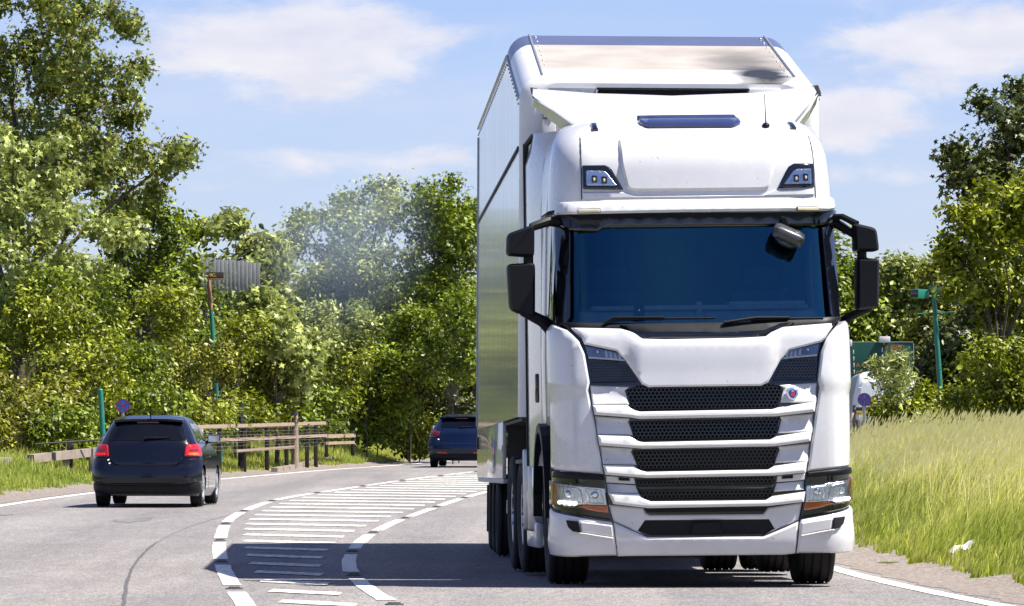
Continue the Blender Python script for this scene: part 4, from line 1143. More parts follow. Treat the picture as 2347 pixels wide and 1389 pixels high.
HW = 1.275; LEN = 13.4
def roof_z(y):
    if y < 0.16: return 4.20 + 0.07 * math.sqrt(max(0, 1 - (1 - y / 0.16) ** 2))
    if y < 3.4: return 4.27 + 0.62 * (y - 0.16) / 3.24
    return 4.89
def half_w(y):
    return HW - 0.13 + 0.13 * math.sqrt(max(0, 1 - (1 - min(y, 0.13) / 0.13) ** 2))
RAD = 0.20
def section(y, zb):
    """left bottom -> left top -> right top -> right bottom"""
    w = half_w(y); zt = roof_z(y); p = [Vector((-w, y, zb)), Vector((-w, y, 3.66)), Vector((-w, y, zt - RAD))]
    for k in range(1, 7):
        a = math.pi / 2 * k / 6; p.append(Vector((-w + RAD * (1 - math.cos(a)), y, zt - RAD + RAD * math.sin(a))))
    q = [Vector((-v.x, v.y, v.z)) for v in reversed(p)]
    return p + q
def loft(name, ys, i0, i1, mat, par, zb=1.37, lift=0.0, smooth=40):
    V = []; n = i1 - i0 + 1
    for y in ys: V += [v for v in section(y, zb)[i0:i1 + 1]]
    F = [(i * n + j, i * n + j + 1, (i + 1) * n + j + 1, (i + 1) * n + j) for i in range(len(ys) - 1) for j in range(n - 1)]
    return MB().add(V, F).build(name, mat, par, smooth, recalc=False)
Y_lip = [0, 0.005, 0.02, 0.05, 0.09, 0.13, 0.16, 0.4, 0.7]
Y_all = Y_lip + [1.2, 2.0, 2.6, 3.4]
yr = [3.4, 5.5, 8, 10.5, LEN]
for a, nm in ((0, 'side_panel'), (16, 'side_panel')):
    loft(nm, Y_all[5:] + yr[1:], a, a + 1, M['trailer_side'], trailer)
for a in (1, 15): loft('upper_side_panel', Y_all[5:] + yr[1:], a, a + 1, M['trailer_side'], trailer)
for a in (0, 15): loft('corner_post', Y_lip[:6], a, a + 2, M['trailer_white'], trailer)
for a in (2, 9):
    loft('roof_edge', Y_lip + [1.2, 2.0, 2.62], a, a + 6, M['trailer_white'], trailer)
    loft('roof_edge', [2.62, 3.0, 3.4], a, a + 6, M['blue_band'], trailer)
    loft('roof_edge', yr, a, a + 6, M['trailer_white'], trailer)
loft('roof_lip', Y_lip, 8, 9, M['soot_lip'], trailer)
loft('roof_front_panel', [0.7, 1.2, 2.0, 2.62], 8, 9, M['soot'], trailer)
bb = loft('roof_band', [2.62, 3.0, 3.4], 8, 9, M['blue_band'], trailer)
loft('roof', yr, 8, 9, M['trailer_white'], trailer)
sx = section(0, 1.37); MB().add(sx, [tuple(range(len(sx)))]).build('front_wall', M['trailer_white'], trailer, None)
sx = section(LEN, 1.37); MB().add(sx, [tuple(range(len(sx)))]).build('rear_door', M['trailer_white'], trailer, None)
MB().box((0, LEN / 2, 1.35), (2 * HW - 0.06, LEN - 0.1, 0.03)).build('floor', M['chassis'], trailer, None)
# raised joints on the roof front
for sg in (-1, 1):
    MB().tube([(sg * (half_w(y) - RAD), y, roof_z(y) + 0.004) for y in (0.2, 0.7, 1.5, 2.6, 3.4)], 0.012, 6).build('roof_joint', M['steel'], trailer, 40)
    rv = MB()
    for i in range(9):
        y = 0.25 + i * 0.37
        rv.sphere((sg * (half_w(y) - RAD - 0.05), y, roof_z(y) + 0.004), (0.011, 0.011, 0.007), None, 6, 4)
    for i in range(46):
        y = 0.35 + i * 0.29
        rv.sphere((sg * (HW + 0.012), y, 3.66), (0.005, 0.011, 0.011), None, 6, 4)
        rv.sphere((sg * (HW + 0.003), y, roof_z(y) - RAD - 0.06), (0.005, 0.011, 0.011), None, 6, 4)
    tag(rv.build('rivets', M['steel'], trailer, 40), kind='stuff')
    MB().box((sg * (HW + 0.005), LEN / 2 + 0.1, 3.66), (0.014, LEN - 0.3, 0.035), 0.004).build('side_rail', M['seam'], trailer, 30)
    o = [Vector((sg * (HW + 0.004), y, roof_z(y) - RAD + 0.01)) for y in (0.2, 0.7, 1.5, 2.6, 3.4, 8, LEN)]
    MB().tube(o, 0.013, 6).build('cant_rail', M['steel'], trailer, 40)
    MB().box((sg * (HW + 0.003), LEN - 0.03, 3.0), (0.02, 0.07, 3.2), 0.006).build('rear_post', M['steel'], trailer, 30)
    # stepped lower body behind the swan neck
    MB().box((sg * (HW - 0.02), 4.35 + (LEN - 4.35) / 2, 1.11), (0.036, LEN - 4.35, 0.53), 0.008).build('side_skirt', M['trailer_side'], trailer, 30)
    MB().box((sg * (HW - 0.05), 4.35 + (LEN - 4.35) / 2, 0.82), (0.08, LEN - 4.5, 0.05), 0.01).build('skirt_rail', M['steel'], trailer, 30)
    MB().box((sg * (HW + 0.004), LEN - 0.42, 1.22), (0.02, 0.14, 0.14), 0.03).build('side_marker', M['black_plastic'], trailer, 30)
    MB().box((sg * (HW - 0.005), 4.38, 1.12), (0.02, 0.05, 0.07), 0.01).build('side_lamp', M['amber'], trailer, 30)
    MB().box((sg * 0.9, 5.2, 0.66), (0.10, 0.12, 0.5), 0.02).box((sg * 0.9, 5.2, 0.42), (0.2, 0.24, 0.03), 0.01).build('landing_leg', M['chassis'], trailer, 30)
MB().box((0, 4.37, 1.1), (2 * HW - 0.1, 0.05, 0.52)).build('step_bulkhead', M['chassis'], trailer, None)
MB().box((0, 4.35 + (LEN - 4.35) / 2, 0.86), (2 * HW - 0.14, LEN - 4.4, 0.04)).build('lower_floor', M['chassis'], trailer, None)
MB().box((0, 2.2, 1.27), (1.1, 4.2, 0.16), 0.02).build('swan_neck', M['chassis'], trailer, 30)
MB().box((0, LEN - 0.05, 0.62), (2.3, 0.1, 0.12), 0.02).build('underrun_bar', M['steel'], trailer, 30)
# front wall fittings seen over the cab
MB().box((0.02, -0.015, 4.075), (1.27, 0.05, 0.16), 0.03).build('front_vent', M['dark_void'], trailer, 30)
MB().box((0.02, -0.045, 4.15), (1.30, 0.05, 0.02), 0.008).build('vent_lip', M['gloss_black'], trailer, 30)
MB().box((-0.83, -0.012, 4.10), (0.40, 0.04, 0.12), 0.012).build('front_plate', M['steel'], trailer, 30)
MB().box((0.80, -0.012, 4.10), (0.28, 0.05, 0.13), 0.02).build('front_cover', M['trailer_white'], trailer, 30)
MB().box((-1.03, -0.02, 3.78), (0.12, 0.05, 0.34), 0.02).build('service_box', M['trailer_white'], trailer, 30)
text_part('service_lettering', 'un', 0.10, M['seam'], trailer, Matrix.Translation((-1.09, -0.05, 3.92)) @ Matrix.Rotation(math.pi / 2, 4, 'X'))
# wheels
for i, y in enumerate((8.3, 9.6, 10.9)):
    for sg in (-1, 1):
        wheel('trailer_wheel', (sg * 1.06, y, 0.39 + rise(43.5 + y) - rise(43.5)), 0.39, 0.30, 0.24, trailer, sg, False, deep=0.08)
        MB().box((sg * 1.06, y + 0.50, 0.52), (0.32, 0.012, 0.5)).build('mud_flap', M['rubber'], trailer, None)
    MB().tube([(-1.0, y, 0.45), (1.0, y, 0.45)], 0.07, 8).build('axle', M['chassis'], trailer, 40)
MB().box((-1.10, 7.4, 0.56), (0.06, 0.5, 0.14), 0.01).build('under_plate', M['steel'], trailer, 30)
# ------------------------------------------------------------------ cars, van
M['navy'] = mat_basic('black_blue_car_paint', (0.004, 0.005, 0.013), 0.16, coat=0.35, var=0.2, scale=3)
M['blue'] = mat_basic('dark_blue_car_paint', (0.002, 0.008, 0.035), 0.16, coat=0.35, var=0.2, scale=3)
for _k in ('navy', 'blue'): M[_k].node_tree.nodes['Principled BSDF'].inputs['Specular IOR Level'].default_value = 0.35
M['red_lens'] = mat_basic('red_tail_lens', (0.55, 0.008, 0.012), 0.15, coat=0.8, var=0.45, scale=14)
M['red_dark'] = mat_basic('dark_red_lens', (0.10, 0.004, 0.006), 0.2, coat=0.8)
M['brake'] = mat_emit('lit_brake_lamp', (1.0, 0.05, 0.01), 1.6)
M['red_on'] = mat_emit('red_lamp_glow', (0.75, 0.01, 0.008), 0.35)
M['van_white'] = mat_basic('white_van_paint', (0.78, 0.79, 0.80), 0.35, coat=0.5, var=0.08, scale=2)
M['yellow_plate'] = mat_basic('yellow_plate', (0.75, 0.45, 0.02), 0.4, var=0.15, scale=30)
def hatchback(o, yaw, label, paint, p):
    root = empty('hatchback_car', o, (0, 0, yaw), label, 'car', 'cars driving away in the left lane')
    h, L_ = p['h'], p['len']
    S = Surf(lerp_table(p['y0']), lerp_table(p['w']), 0.06, 0.24, 0.26)
    y1 = lerp_table(p['y1'])
    zs = p['zs']
    gl = p['glass']; sw = p['side_glass']
    def hole(s, z):
        if gl[0] < z < gl[1] and abs(s) < 0.53: return True
        a = abs(s)
        if sw[0] < z < sw[1] and abs(S.s_side(0.75, z)) < a < abs(S.s_side(y1(z) - 0.25, z)): return True
        yy = a - abs(S.s_side(0, z))
        for cy in p['axles']:
            if (yy - cy) ** 2 + (z - 0.33) ** 2 < 0.36 ** 2: return True
        return False
    V = []; F = []; NS = 26; NF = 30; nl = None; rows = []
    for z in zs:
        S1 = abs(S.s_side(y1(z), z)); S0 = S.w(z) - S.rx + S.LC()
        q = list(np.linspace(-S1, -S0, NS, endpoint=False)) + list(np.linspace(-S0, S0, NF)) + list(np.linspace(S0, S1, NS + 1))[1:]
        pts = [S.pt(a, z, 0) for a in q]
        w = S.w(z); yf = y1(z); nose = p['nose'](z)
        fr = [Vector((w * c, yf + nose * math.sqrt(max(0, 1 - c * c)), z)) for c in np.linspace(0.97, -0.97, 14)]
        V += pts + fr; nl = len(pts) + 14; rows.append(q)
    for i in range(len(zs) - 1):
        zc = (zs[i] + zs[i + 1]) / 2
        for j in range(nl):
            if j < len(rows[i]) - 1:
                if hole((rows[i][j] + rows[i][j + 1]) / 2, zc): continue
            elif len(rows[i]) <= j < nl - 1 and gl[0] + 0.02 < zc < gl[1]: continue
            F.append((i * nl + j, i * nl + (j + 1) % nl, (i + 1) * nl + (j + 1) % nl, (i + 1) * nl + j))
    top = (len(zs) - 1) * nl; F.append(tuple(top + j for j in range(nl)))
    F.append(tuple(range(nl - 1, -1, -1)))
    mesh_obj('body', V, F, paint, root, 40)
    pan = lambda nm, pl, off, th, mt, par=root, bev=0.006, res=0.06, rnd=0.0, df=None: panel(nm, [(S.s_of_x(a, b), b) for a, b in pl], S, off, th, mt, par, bev, res, rnd, df)
    tg = pan('tailgate', p['tailgate'], 0.012, 0.02, paint, bev=0.012, rnd=0.04)
    pan('rear_window', p['rear_window'], 0.016, 0.02, M['car_glass'], tg, 0.0, rnd=0.04)
    wf = inset(round_poly(p['rear_window'] if area2(p['rear_window']) > 0 else p['rear_window'][::-1], 0.04), -0.02)
    pan('bumper', p['bumper'], 0.03, 0.05, paint, bev=0.025, rnd=0.03)
    pan('bumper_skirt', p['skirt'], 0.022, 0.05, M['black_plastic'], bev=0.012, rnd=0.02)
    for sg in (-1, 1):
        f = (lambda q: q) if sg < 0 else (lambda q: [(-a, b) for a, b in q])
        tl = pan('tail_lamp', f(p['lamp']), 0.022, 0.03, M['red_lens'] if not p['dark_lamp'] else M['red_dark'], bev=0.012, rnd=0.03)
        cx = sum(a for a, b in p['lamp']) / len(p['lamp']); cz = sum(b for a, b in p['lamp']) / len(p['lamp'])
        if not p['dark_lamp']:
            pan('lamp_element', f([(cx - 0.05, cz - 0.015), (cx + 0.06, cz - 0.02), (cx + 0.06, cz + 0.0), (cx - 0.05, cz + 0.01)]), 0.026, 0.01, M['red_dark'], tl, 0.003)
            pan('lamp_element', f([(cx - 0.07, cz - 0.085), (cx + 0.08, cz - 0.08), (cx + 0.08, cz - 0.05), (cx - 0.06, cz - 0.05)]), 0.027, 0.01, M['brake'] if sg > 0 else M['red_on'], tl, 0.003)
            pan('lamp_strip', f([(cx - 0.10, cz - 0.115), (cx + 0.10, cz - 0.108), (cx + 0.10, cz - 0.098), (cx - 0.09, cz - 0.100)]), 0.028, 0.01, M['lens'], tl, 0.0)
        if p.get('reflector'): pan('rear_reflector', f(p['reflector']), 0.04, 0.02, M['red_lens'], bev=0.004)
        # side windows with pillars
        zlo, zhi = sw
        sd = lambda y, z: (S.s_side(y, z, sg), z)
        panel('side_window', [sd(0.62, zlo), sd(1.62, zlo), sd(1.62, zhi), sd(0.85, zhi)], S, 0.003, 0.01, M['car_glass'], root, 0.0, 0.12)
        panel('side_window', [sd(1.70, zlo), sd(y1(zlo) - 0.12, zlo), sd(y1(zhi) - 0.12, zhi), sd(1.70, zhi)], S, 0.003, 0.01, M['car_glass'], root, 0.0, 0.12)
        panel('window_pillar', [sd(1.61, zlo - 0.02), sd(1.71, zlo - 0.02), sd(1.71, zhi + 0.02), sd(1.61, zhi + 0.02)], S, 0.004, 0.02, M['gloss_black'], root, 0.0, 0.12)
        panel('door_seam', [sd(1.65, 0.3), sd(1.66, 0.3), sd(1.66, zlo), sd(1.65, zlo)], S, 0.002, 0.01, M['seam'], root, 0.0, 0.2)
        MB().box((sg * (S.w(0.8) + 0.012), 1.5, 0.80), (0.03, 0.16, 0.03), 0.01).build('door_handle', paint, root, 30)
        mz = zlo + 0.04; my = y1(zlo) - 0.35
        mo = MB().box((sg * (S.w(mz) + 0.12), my, mz + 0.03), (0.21, 0.10, 0.14), 0.045).build('door_mirror', paint, root, 40)
        MB().box((sg * (S.w(mz) + 0.12), my - 0.052, mz + 0.03), (0.17, 0.004, 0.10), 0.001).build('mirror_glass', M['chrome'], mo, None)
        MB().box((sg * (S.w(mz) + 0.01), my, mz - 0.02), (0.10, 0.06, 0.04), 0.012).build('mirror_stalk', M['black_plastic'], mo, 30)
        for cy in p['axles']:
            wheel('wheel', (sg * (p['track']), cy, 0.305 + p.get('dz', 0) * (cy / 2.5)), 0.305, 0.195, 0.20, root, sg, False, M['alu'], 0.03, 9)
            hb = MB(); ring = [(cy + 0.35 * math.cos(math.pi * k / 10), 0.30 + 0.36 * math.sin(math.pi * k / 10)) for k in range(11)]
            hb.add([Vector((sg * x, a, b)) for x in (p['track'] + 0.08, p['track'] - 0.16) for a, b in ring], [(i, i + 1, 12 + i, 11 + i) for i in range(10)] + [tuple(range(11, 22))])
            hb.build('wheel_housing', M['dark_void'], root, 40)
    MB().box((0, 2.0, 0.24), (1.3, 3.0, 0.10), 0.03).tube([(-0.45, 0.3, 0.26), (-0.45, 0.75, 0.28)], 0.09, 8).tube([(0.2, 0.2, 0.22), (0.2, 1.0, 0.24)], 0.035, 8).build('underbody', M['chassis'], root, 30)
    # spoiler and brake light, wiper, aerial
    sp = [p['spoiler'][0], p['spoiler'][1]]
    SPF = MB(); zt = p['spoiler'][0]; yb = p['spoiler'][1]; hwz = p['spoiler'][2]; n = 14
    vs = []
    for k in range(n + 1):
        x = -hwz + 2 * hwz * k / n; e = (abs(x) / hwz) ** 4
        vs += [Vector((x, yb + 0.06 * e, zt - 0.02 * e)), Vector((x, yb + 0.35, zt + 0.055 - 0.05 * e)), Vector((x, yb + 0.35, zt - 0.06 - 0.05 * e)), Vector((x, yb + 0.02 + 0.06 * e, zt - 0.035 - 0.02 * e))]
    fs = [(4 * k + a, 4 * k + (a + 1) % 4, 4 * k + 4 + (a + 1) % 4, 4 * k + 4 + a) for k in range(n) for a in range(4)] + [(0, 1, 2, 3), (4 * n + 3, 4 * n + 2, 4 * n + 1, 4 * n)]
    so = SPF.add(vs, fs).build('roof_spoiler', paint, root, 35)
    MB().box((0, yb + 0.03, zt - 0.055), (0.34, 0.02, 0.022), 0.004).build('high_brake_lamp', M['red_dark'], so, 30)
    zw_ = p['rear_window'][0][1] if False else gl[0]
    q0 = S.pt(-0.02, gl[0] + 0.02, 0.045); q1 = S.pt(0.36, gl[0] + 0.035, 0.035)
    MB().tube([q0 - Vector((0.02, 0, 0.02)), q0, (q0 + q1) / 2, q1], [0.022, 0.018, 0.012, 0.007], 6).build('rear_wiper', M['black_plastic'], root, 40)
    MB().tube([(0.0, yb + 0.45, h - 0.01), (0.0, yb + 0.38, h + 0.09)], [0.012, 0.005], 6).build('aerial', M['black_plastic'], root, 40)
    for sx, yy, ww in ((-0.36, 1.95, 0.46), (0.36, 1.95, 0.46), (-0.33, 0.95, 0.30), (0.33, 0.95, 0.30)):
        MB().box((sx, yy, 0.85), (ww, 0.16, 0.44), 0.06).box((sx, yy, 1.14), (0.26, 0.10, 0.16), 0.045).build('seat', M['interior'], root, 30)
    MB().box((0.02, 2.55, 1.24), (0.2, 0.03, 0.06), 0.015).build('inner_mirror', M['interior'], root, 30)
    MB().box((0, 0.75, 0.9), (1.1, 0.5, 0.04)).box((0, 2.75, 0.90), (1.2, 0.5, 0.12), 0.03).build('cabin_trim', M['interior'], root, None)
    ws = [Vector((sx * (S.w(z) - 0.05) , y1(z) + 0.02, z)) for sx, z in ((-1, gl[0]), (1, gl[0]), (1, gl[1]), (-1, gl[1]))]
    MB().add(ws, [(0, 1, 2, 3)]).build('windscreen', M['car_glass'], root, None)
    return root
# near hatchback
c = P(334, 1163, 79.6); c.z = rise(79.9)
hatchback(c, math.radians(-1.6), 'black-blue hatchback with red tail lamps in the left lane, nearest car', M['navy'], dict(
    h=1.445, len=3.95, dark_lamp=False, dz=0.027,
    y0=[(0.18, 0.10), (0.30, 0.03), (0.45, 0.0), (0.62, 0.02), (0.66, 0.06), (0.95, 0.12), (1.02, 0.15), (1.34, 0.40), (1.40, 0.50), (1.425, 0.75), (1.445, 1.1)],
    w=[(0.18, 0.79), (0.30, 0.83), (0.55, 0.845), (0.80, 0.835), (0.92, 0.795), (1.02, 0.735), (1.2, 0.655), (1.34, 0.575), (1.40, 0.52), (1.425, 0.45), (1.445, 0.32)],
    y1=[(0.18, 3.75), (0.5, 3.8), (0.68, 3.75), (0.80, 3.5), (0.90, 3.1), (1.0, 2.85), (1.34, 2.05), (1.40, 1.85), (1.425, 1.6), (1.445, 1.4)],
    nose=lambda z: 0.15 if z < 0.95 else 0.10, zs=[0.18, 0.24, 0.30, 0.38, 0.46, 0.55, 0.62, 0.66, 0.72, 0.80, 0.88, 0.95, 1.0, 1.04, 1.10, 1.16, 1.22, 1.28, 1.32, 1.36, 1.40, 1.415, 1.425, 1.435, 1.445],
    glass=(1.03, 1.31), side_glass=(1.01, 1.31), axles=(0.72, 3.18), track=0.735,
    tailgate=[(-0.54, 0.69), (-0.46, 0.655), (0.46, 0.655), (0.54, 0.69), (0.56, 0.78), (0.63, 1.0), (0.51, 1.335), (-0.51, 1.335), (-0.63, 1.0), (-0.56, 0.78)],
    rear_window=[(-0.61, 1.03), (0.61, 1.03), (0.50, 1.31), (-0.50, 1.31)],
    bumper=[(-0.83, 0.40), (-0.5, 0.36), (0.5, 0.36), (0.83, 0.40), (0.83, 0.76), (0.58, 0.76), (0.55, 0.68), (0.47, 0.64), (-0.47, 0.64), (-0.55, 0.68), (-0.58, 0.76), (-0.83, 0.76)],
    skirt=[(-0.80, 0.22), (0.80, 0.22), (0.82, 0.385), (0.5, 0.345), (-0.5, 0.345), (-0.82, 0.385)],
    lamp=[(-0.58, 0.79), (-0.60, 0.97), (-0.77, 0.985), (-0.825, 0.90), (-0.83, 0.80)], spoiler=(1.375, 0.32, 0.53)))
# far hatchback, half hidden by the trailer
c = P(1055, 1074, 141.0); c.z = rise(141.5)
hatchback(c, math.radians(-4.2), 'dark blue hatchback further up the road, partly hidden by the trailer', M['blue'], dict(
    h=1.48, len=4.4, dark_lamp=True, dz=0.027, reflector=[(-0.62, 0.40), (-0.36, 0.385), (-0.36, 0.42), (-0.62, 0.44)],
    y0=[(0.2, 0.12), (0.32, 0.04), (0.5, 0.0), (0.66, 0.03), (0.72, 0.08), (0.95, 0.14), (1.05, 0.22), (1.34, 0.52), (1.42, 0.62), (1.46, 0.85), (1.48, 1.2)],
    w=[(0.2, 0.86), (0.32, 0.895), (0.6, 0.905), (0.9, 0.88), (1.05, 0.80), (1.25, 0.70), (1.36, 0.63), (1.43, 0.57), (1.46, 0.5), (1.48, 0.38)],
    y1=[(0.2, 4.1), (0.6, 4.2), (0.75, 4.0), (0.9, 3.4), (1.05, 2.95), (1.36, 2.2), (1.43, 1.9), (1.46, 1.6), (1.48, 1.4)],
    nose=lambda z: 0.18 if z < 0.95 else 0.10, zs=[0.2, 0.26, 0.32, 0.40, 0.5, 0.58, 0.66, 0.72, 0.8, 0.88, 0.95, 1.0, 1.05, 1.1, 1.16, 1.22, 1.28, 1.34, 1.38, 1.42, 1.445, 1.46, 1.47, 1.48],
    glass=(1.06, 1.33), side_glass=(1.05, 1.33), axles=(0.82, 3.5), track=0.79,
    tailgate=[(-0.55, 0.72), (-0.42, 0.69), (0.42, 0.69), (0.55, 0.72), (0.64, 0.90), (0.62, 1.05), (0.54, 1.36), (-0.54, 1.36), (-0.62, 1.05), (-0.64, 0.90)],
    rear_window=[(-0.56, 1.07), (0.56, 1.07), (0.50, 1.33), (-0.50, 1.33)],
    bumper=[(-0.88, 0.36), (0.88, 0.36), (0.89, 0.80), (0.62, 0.80), (0.55, 0.70), (0.42, 0.67), (-0.42, 0.67), (-0.55, 0.70), (-0.62, 0.80), (-0.89, 0.80)],
    skirt=[(-0.85, 0.24), (0.85, 0.24), (0.87, 0.345), (-0.87, 0.345)],
    lamp=[(-0.60, 0.88), (-0.56, 0.98), (-0.74, 1.02), (-0.86, 0.96), (-0.87, 0.86), (-0.72, 0.83)], spoiler=(1.40, 0.42, 0.60)))

# white van on the side road
c = P(2031, 1045, 150); c.z = zg(c.x, 150)
van = empty('white_van', c, (0, 0, math.radians(-1)), 'white panel van seen from behind, half hidden by the sapling on the right', 'van')
VS = Surf(lerp_table([(0.3, 0.0), (0.9, 0.0), (1.4, 0.03), (2.2, 0.10), (2.38, 0.2), (2.46, 0.5), (2.5, 0.9)]), lerp_table([(0.3, 0.98), (1.2, 1.0), (1.7, 0.95), (2.2, 0.83), (2.38, 0.76), (2.46, 0.66), (2.5, 0.5)]), 0.05, 0.16, 0.14)
loft_shell('body', VS, [0.3, 0.45, 0.7, 0.95, 1.2, 1.5, 1.75, 2.0, 2.2, 2.3, 2.38, 2.43, 2.46, 2.48, 2.5], lambda z: 5.2, M['van_white'], van, 0.0)
for sg in (-1, 1):
    f = (lambda q: q) if sg < 0 else (lambda q: [(-a, b) for a, b in q])
    dr = panel('rear_door', f([(-0.80, 0.55), (-0.006, 0.55), (-0.006, 2.2), (-0.70, 2.2), (-0.80, 1.4)]), VS, 0.018, 0.03, M['van_white'], van, 0.012, 0.12, 0.04)
    panel('tail_lamp', f([(-1.0, 1.0), (-0.88, 1.0), (-0.88, 1.5), (-0.98, 1.5)]), VS, 0.02, 0.03, M['red_dark'], van, 0.01)
    for z in (0.8, 1.4, 2.0): MB().box((sg * (VS.w(z) - 0.12), 0.0 if z < 1.2 else 0.03, z), (0.10, 0.04, 0.05), 0.01).build('hinge', M['van_white'], dr, 30)
    for y in (0.95, 4.3): wheel('wheel', (sg * 0.84, y, 0.33), 0.33, 0.22, 0.2, van, sg)
MB().box((0.08, -0.035, 1.45), (0.045, 0.03, 0.75), 0.012).build('door_bar', M['van_white'], van, 30)
MB().box((-0.62, -0.015, 1.38), (0.52, 0.02, 0.12), 0.006).build('plate_lamp_cover', M['gloss_black'], van, 30)
np_ = MB().box((-0.62, -0.02, 1.28), (0.48, 0.02, 0.11), 0.004).build('number_plate', M['yellow_plate'], van, 30)
MB().box((0, -0.06, 0.42), (1.9, 0.14, 0.2), 0.04).build('rear_bumper', M['black_plastic'], van, 30)
# ------------------------------------------------------------------ fences, signs, posts
M['timber'] = mat_basic('weathered_timber', (0.40, 0.295, 0.215), 0.85, col2=(0.23, 0.165, 0.12), scale=4, stretch=(1.5, 1.5, 8), bump=0.4, bscale=40)
M['post_timber'] = mat_basic('old_round_post', (0.36, 0.28, 0.22), 0.85, col2=(0.17, 0.125, 0.095), scale=6, stretch=(5, 5, 0.8), bump=0.4, bscale=40)
M['dark_timber'] = mat_basic('dark_and_shaded_timber', (0.045, 0.036, 0.03), 0.85, var=0.4, scale=9)  # dark timber; on the fence posts this colour paints in their shade
M['board'] = mat_basic('weathered_grey_board', (0.36, 0.37, 0.37), 0.9, col2=(0.20, 0.21, 0.21), scale=5, stretch=(6, 6, 0.6))
M['teal'] = mat_basic('green_post_paint', (0.010, 0.19, 0.135), 0.4, coat=0.3, var=0.25, scale=6)
M['sign_green'] = mat_basic('sign_green', (0.004, 0.065, 0.042), 0.45, var=0.2, scale=3)
M['sign_brown'] = mat_basic('sign_dark_brown', (0.045, 0.032, 0.022), 0.6, var=0.3, scale=5)
M['rust'] = mat_basic('brown_post_paint', (0.33, 0.17, 0.10), 0.7, var=0.3, scale=8)
M['orange_text'] = mat_basic('orange_lettering', (0.50, 0.16, 0.015), 0.5, var=0.2, scale=20)
M['tan_text'] = mat_basic('tan_lettering', (0.55, 0.33, 0.08), 0.5, var=0.2, scale=20)
M['sign_blue'] = mat_basic('sign_blue', (0.012, 0.09, 0.42), 0.4, var=0.1, scale=10)
M['sign_red'] = mat_basic('sign_red', (0.30, 0.012, 0.02), 0.4, var=0.15, scale=10)
M['white_sign'] = mat_basic('white_sign_paint', (0.72, 0.72, 0.74), 0.5, var=0.1, scale=5)
M['blue_post'] = mat_basic('dark_blue_post', (0.012, 0.018, 0.035), 0.5, var=0.2, scale=8)
M['wire'] = mat_basic('fence_wire', (0.20, 0.19, 0.18), 0.5, metal=0.7)

# post-and-rail fence in the bend
FA, FB = P(440, 978, 118.0), P(745, 970, 141.0)
fence = empty('timber_fence', (FA.x, FA.y, zg(FA.x, FA.y)), label='brown post-and-rail timber fence with wire mesh, right of the nearest car', cat='fence')
def floc(p): return Vector(p) - fence.location
def beam(a, b, w, h, name, mat, par, bev=0.012):
    a, b = Vector(a), Vector(b); t = (b - a); L_ = t.length; t.normalize()
    s = t.cross(Vector((0, 0, 1))).normalized(); u = s.cross(t)
    vs = []
    for p in (a, b):
        for i, j in ((-1, -1), (1, -1), (1, 1), (-1, 1)): vs.append(p + s * (i * w / 2) + u * (j * h / 2))
    mb = MB().add(vs, [(0, 1, 2, 3), (7, 6, 5, 4), (0, 4, 5, 1), (1, 5, 6, 2), (2, 6, 7, 3), (3, 7, 4, 0)])
    return mb.build(name, mat, par, None)
def fd(px): return 118.0 + (px - 440) / 305.0 * 23.0
def fp(px, py, back=0.0): return floc(P(px, py, fd(px) + back))
for (a, b, hh) in (((430, 979), (595, 974.5), .085), ((595, 974.5), (745, 969.5), .085), ((430, 1011), (600, 1005), .075), ((600, 1005), (748, 998), .075), ((540, 1034), (680, 1024), .07)):
    beam(fp(*a), fp(*b), 0.06, hh, 'rail', M['timber'], fence)
for px in (448, 503, 560, 612, 657, 704, 724):
    t = fp(px, 972 - (px - 440) * 0.014, 0.09); g = fp(px, 0, 0.09); zb = zg(g.x + fence.location.x, g.y + fence.location.y) - fence.location.z - 0.25
    MB().box((t.x, t.y, (t.z - 0.02 + zb) / 2), (0.11, 0.10, t.z - 0.02 - zb), 0.01).build('fence_post', M['dark_timber'], fence, 30)  # posts stand shaded behind the rails; that shade is in their colour
t = fp(676, 938, -0.12); MB().tube([(t.x, t.y, t.z - 1.5), (t.x, t.y, t.z - 0.05), (t.x - 0.01, t.y, t.z)], [0.10, 0.085, 0.06], 12).build('gate_post', M['post_timber'], fence, 40)
wm = MB()
for i in range(7):
    wm.tube([fp(440, 984 + i * 8.5, 0.045), fp(745, 976 + i * 7.5, 0.045)], 0.004, 4)
for px in range(446, 745, 8): wm.tube([fp(px, 980, 0.045), fp(px, 1036, 0.045)], 0.003, 4)
tag(wm.build('wire_mesh', M['wire'], fence, 40), kind='stuff')
pl = P(457, 992, 118.4); plate = empty('marker_plate', pl, label='small white number plate fixed to the timber fence', cat='sign')
MB().box((0, 0, 0), (0.18, 0.012, 0.17), 0.004).build('plate', M['white_sign'], plate, 30)
text_part('plate_number', '33', 0.10, M['sign_brown'], plate, Matrix.Translation((0, -0.008, 0)) @ Matrix.Rotation(math.pi / 2, 4, 'X'), 0.001, 'CENTER')
# short low rail section past the fence
a, b = P(745, 1000, 141.5), P(812, 998, 146)
lowr = empty('low_rail', (a.x, a.y, zg(a.x, a.y)), label='short low pale timber rail at the right end of the timber fence', cat='fence')
o = lowr.location
beam(a - o, b - o, 0.08, 0.10, 'rail', M['timber'], lowr)
beam(P(745, 1016, 141.5) - o, P(810, 1014, 146) - o, 0.08, 0.08, 'rail', M['timber'], lowr)
for q in (P(748, 1010, 141.6), P(808, 1008, 145.9)): MB().box((q.x - o.x, q.y - o.y + 0.09, q.z - o.z - 0.1), (0.1, 0.1, 0.7), 0.01).build('fence_post', M['dark_timber'], lowr, 30)
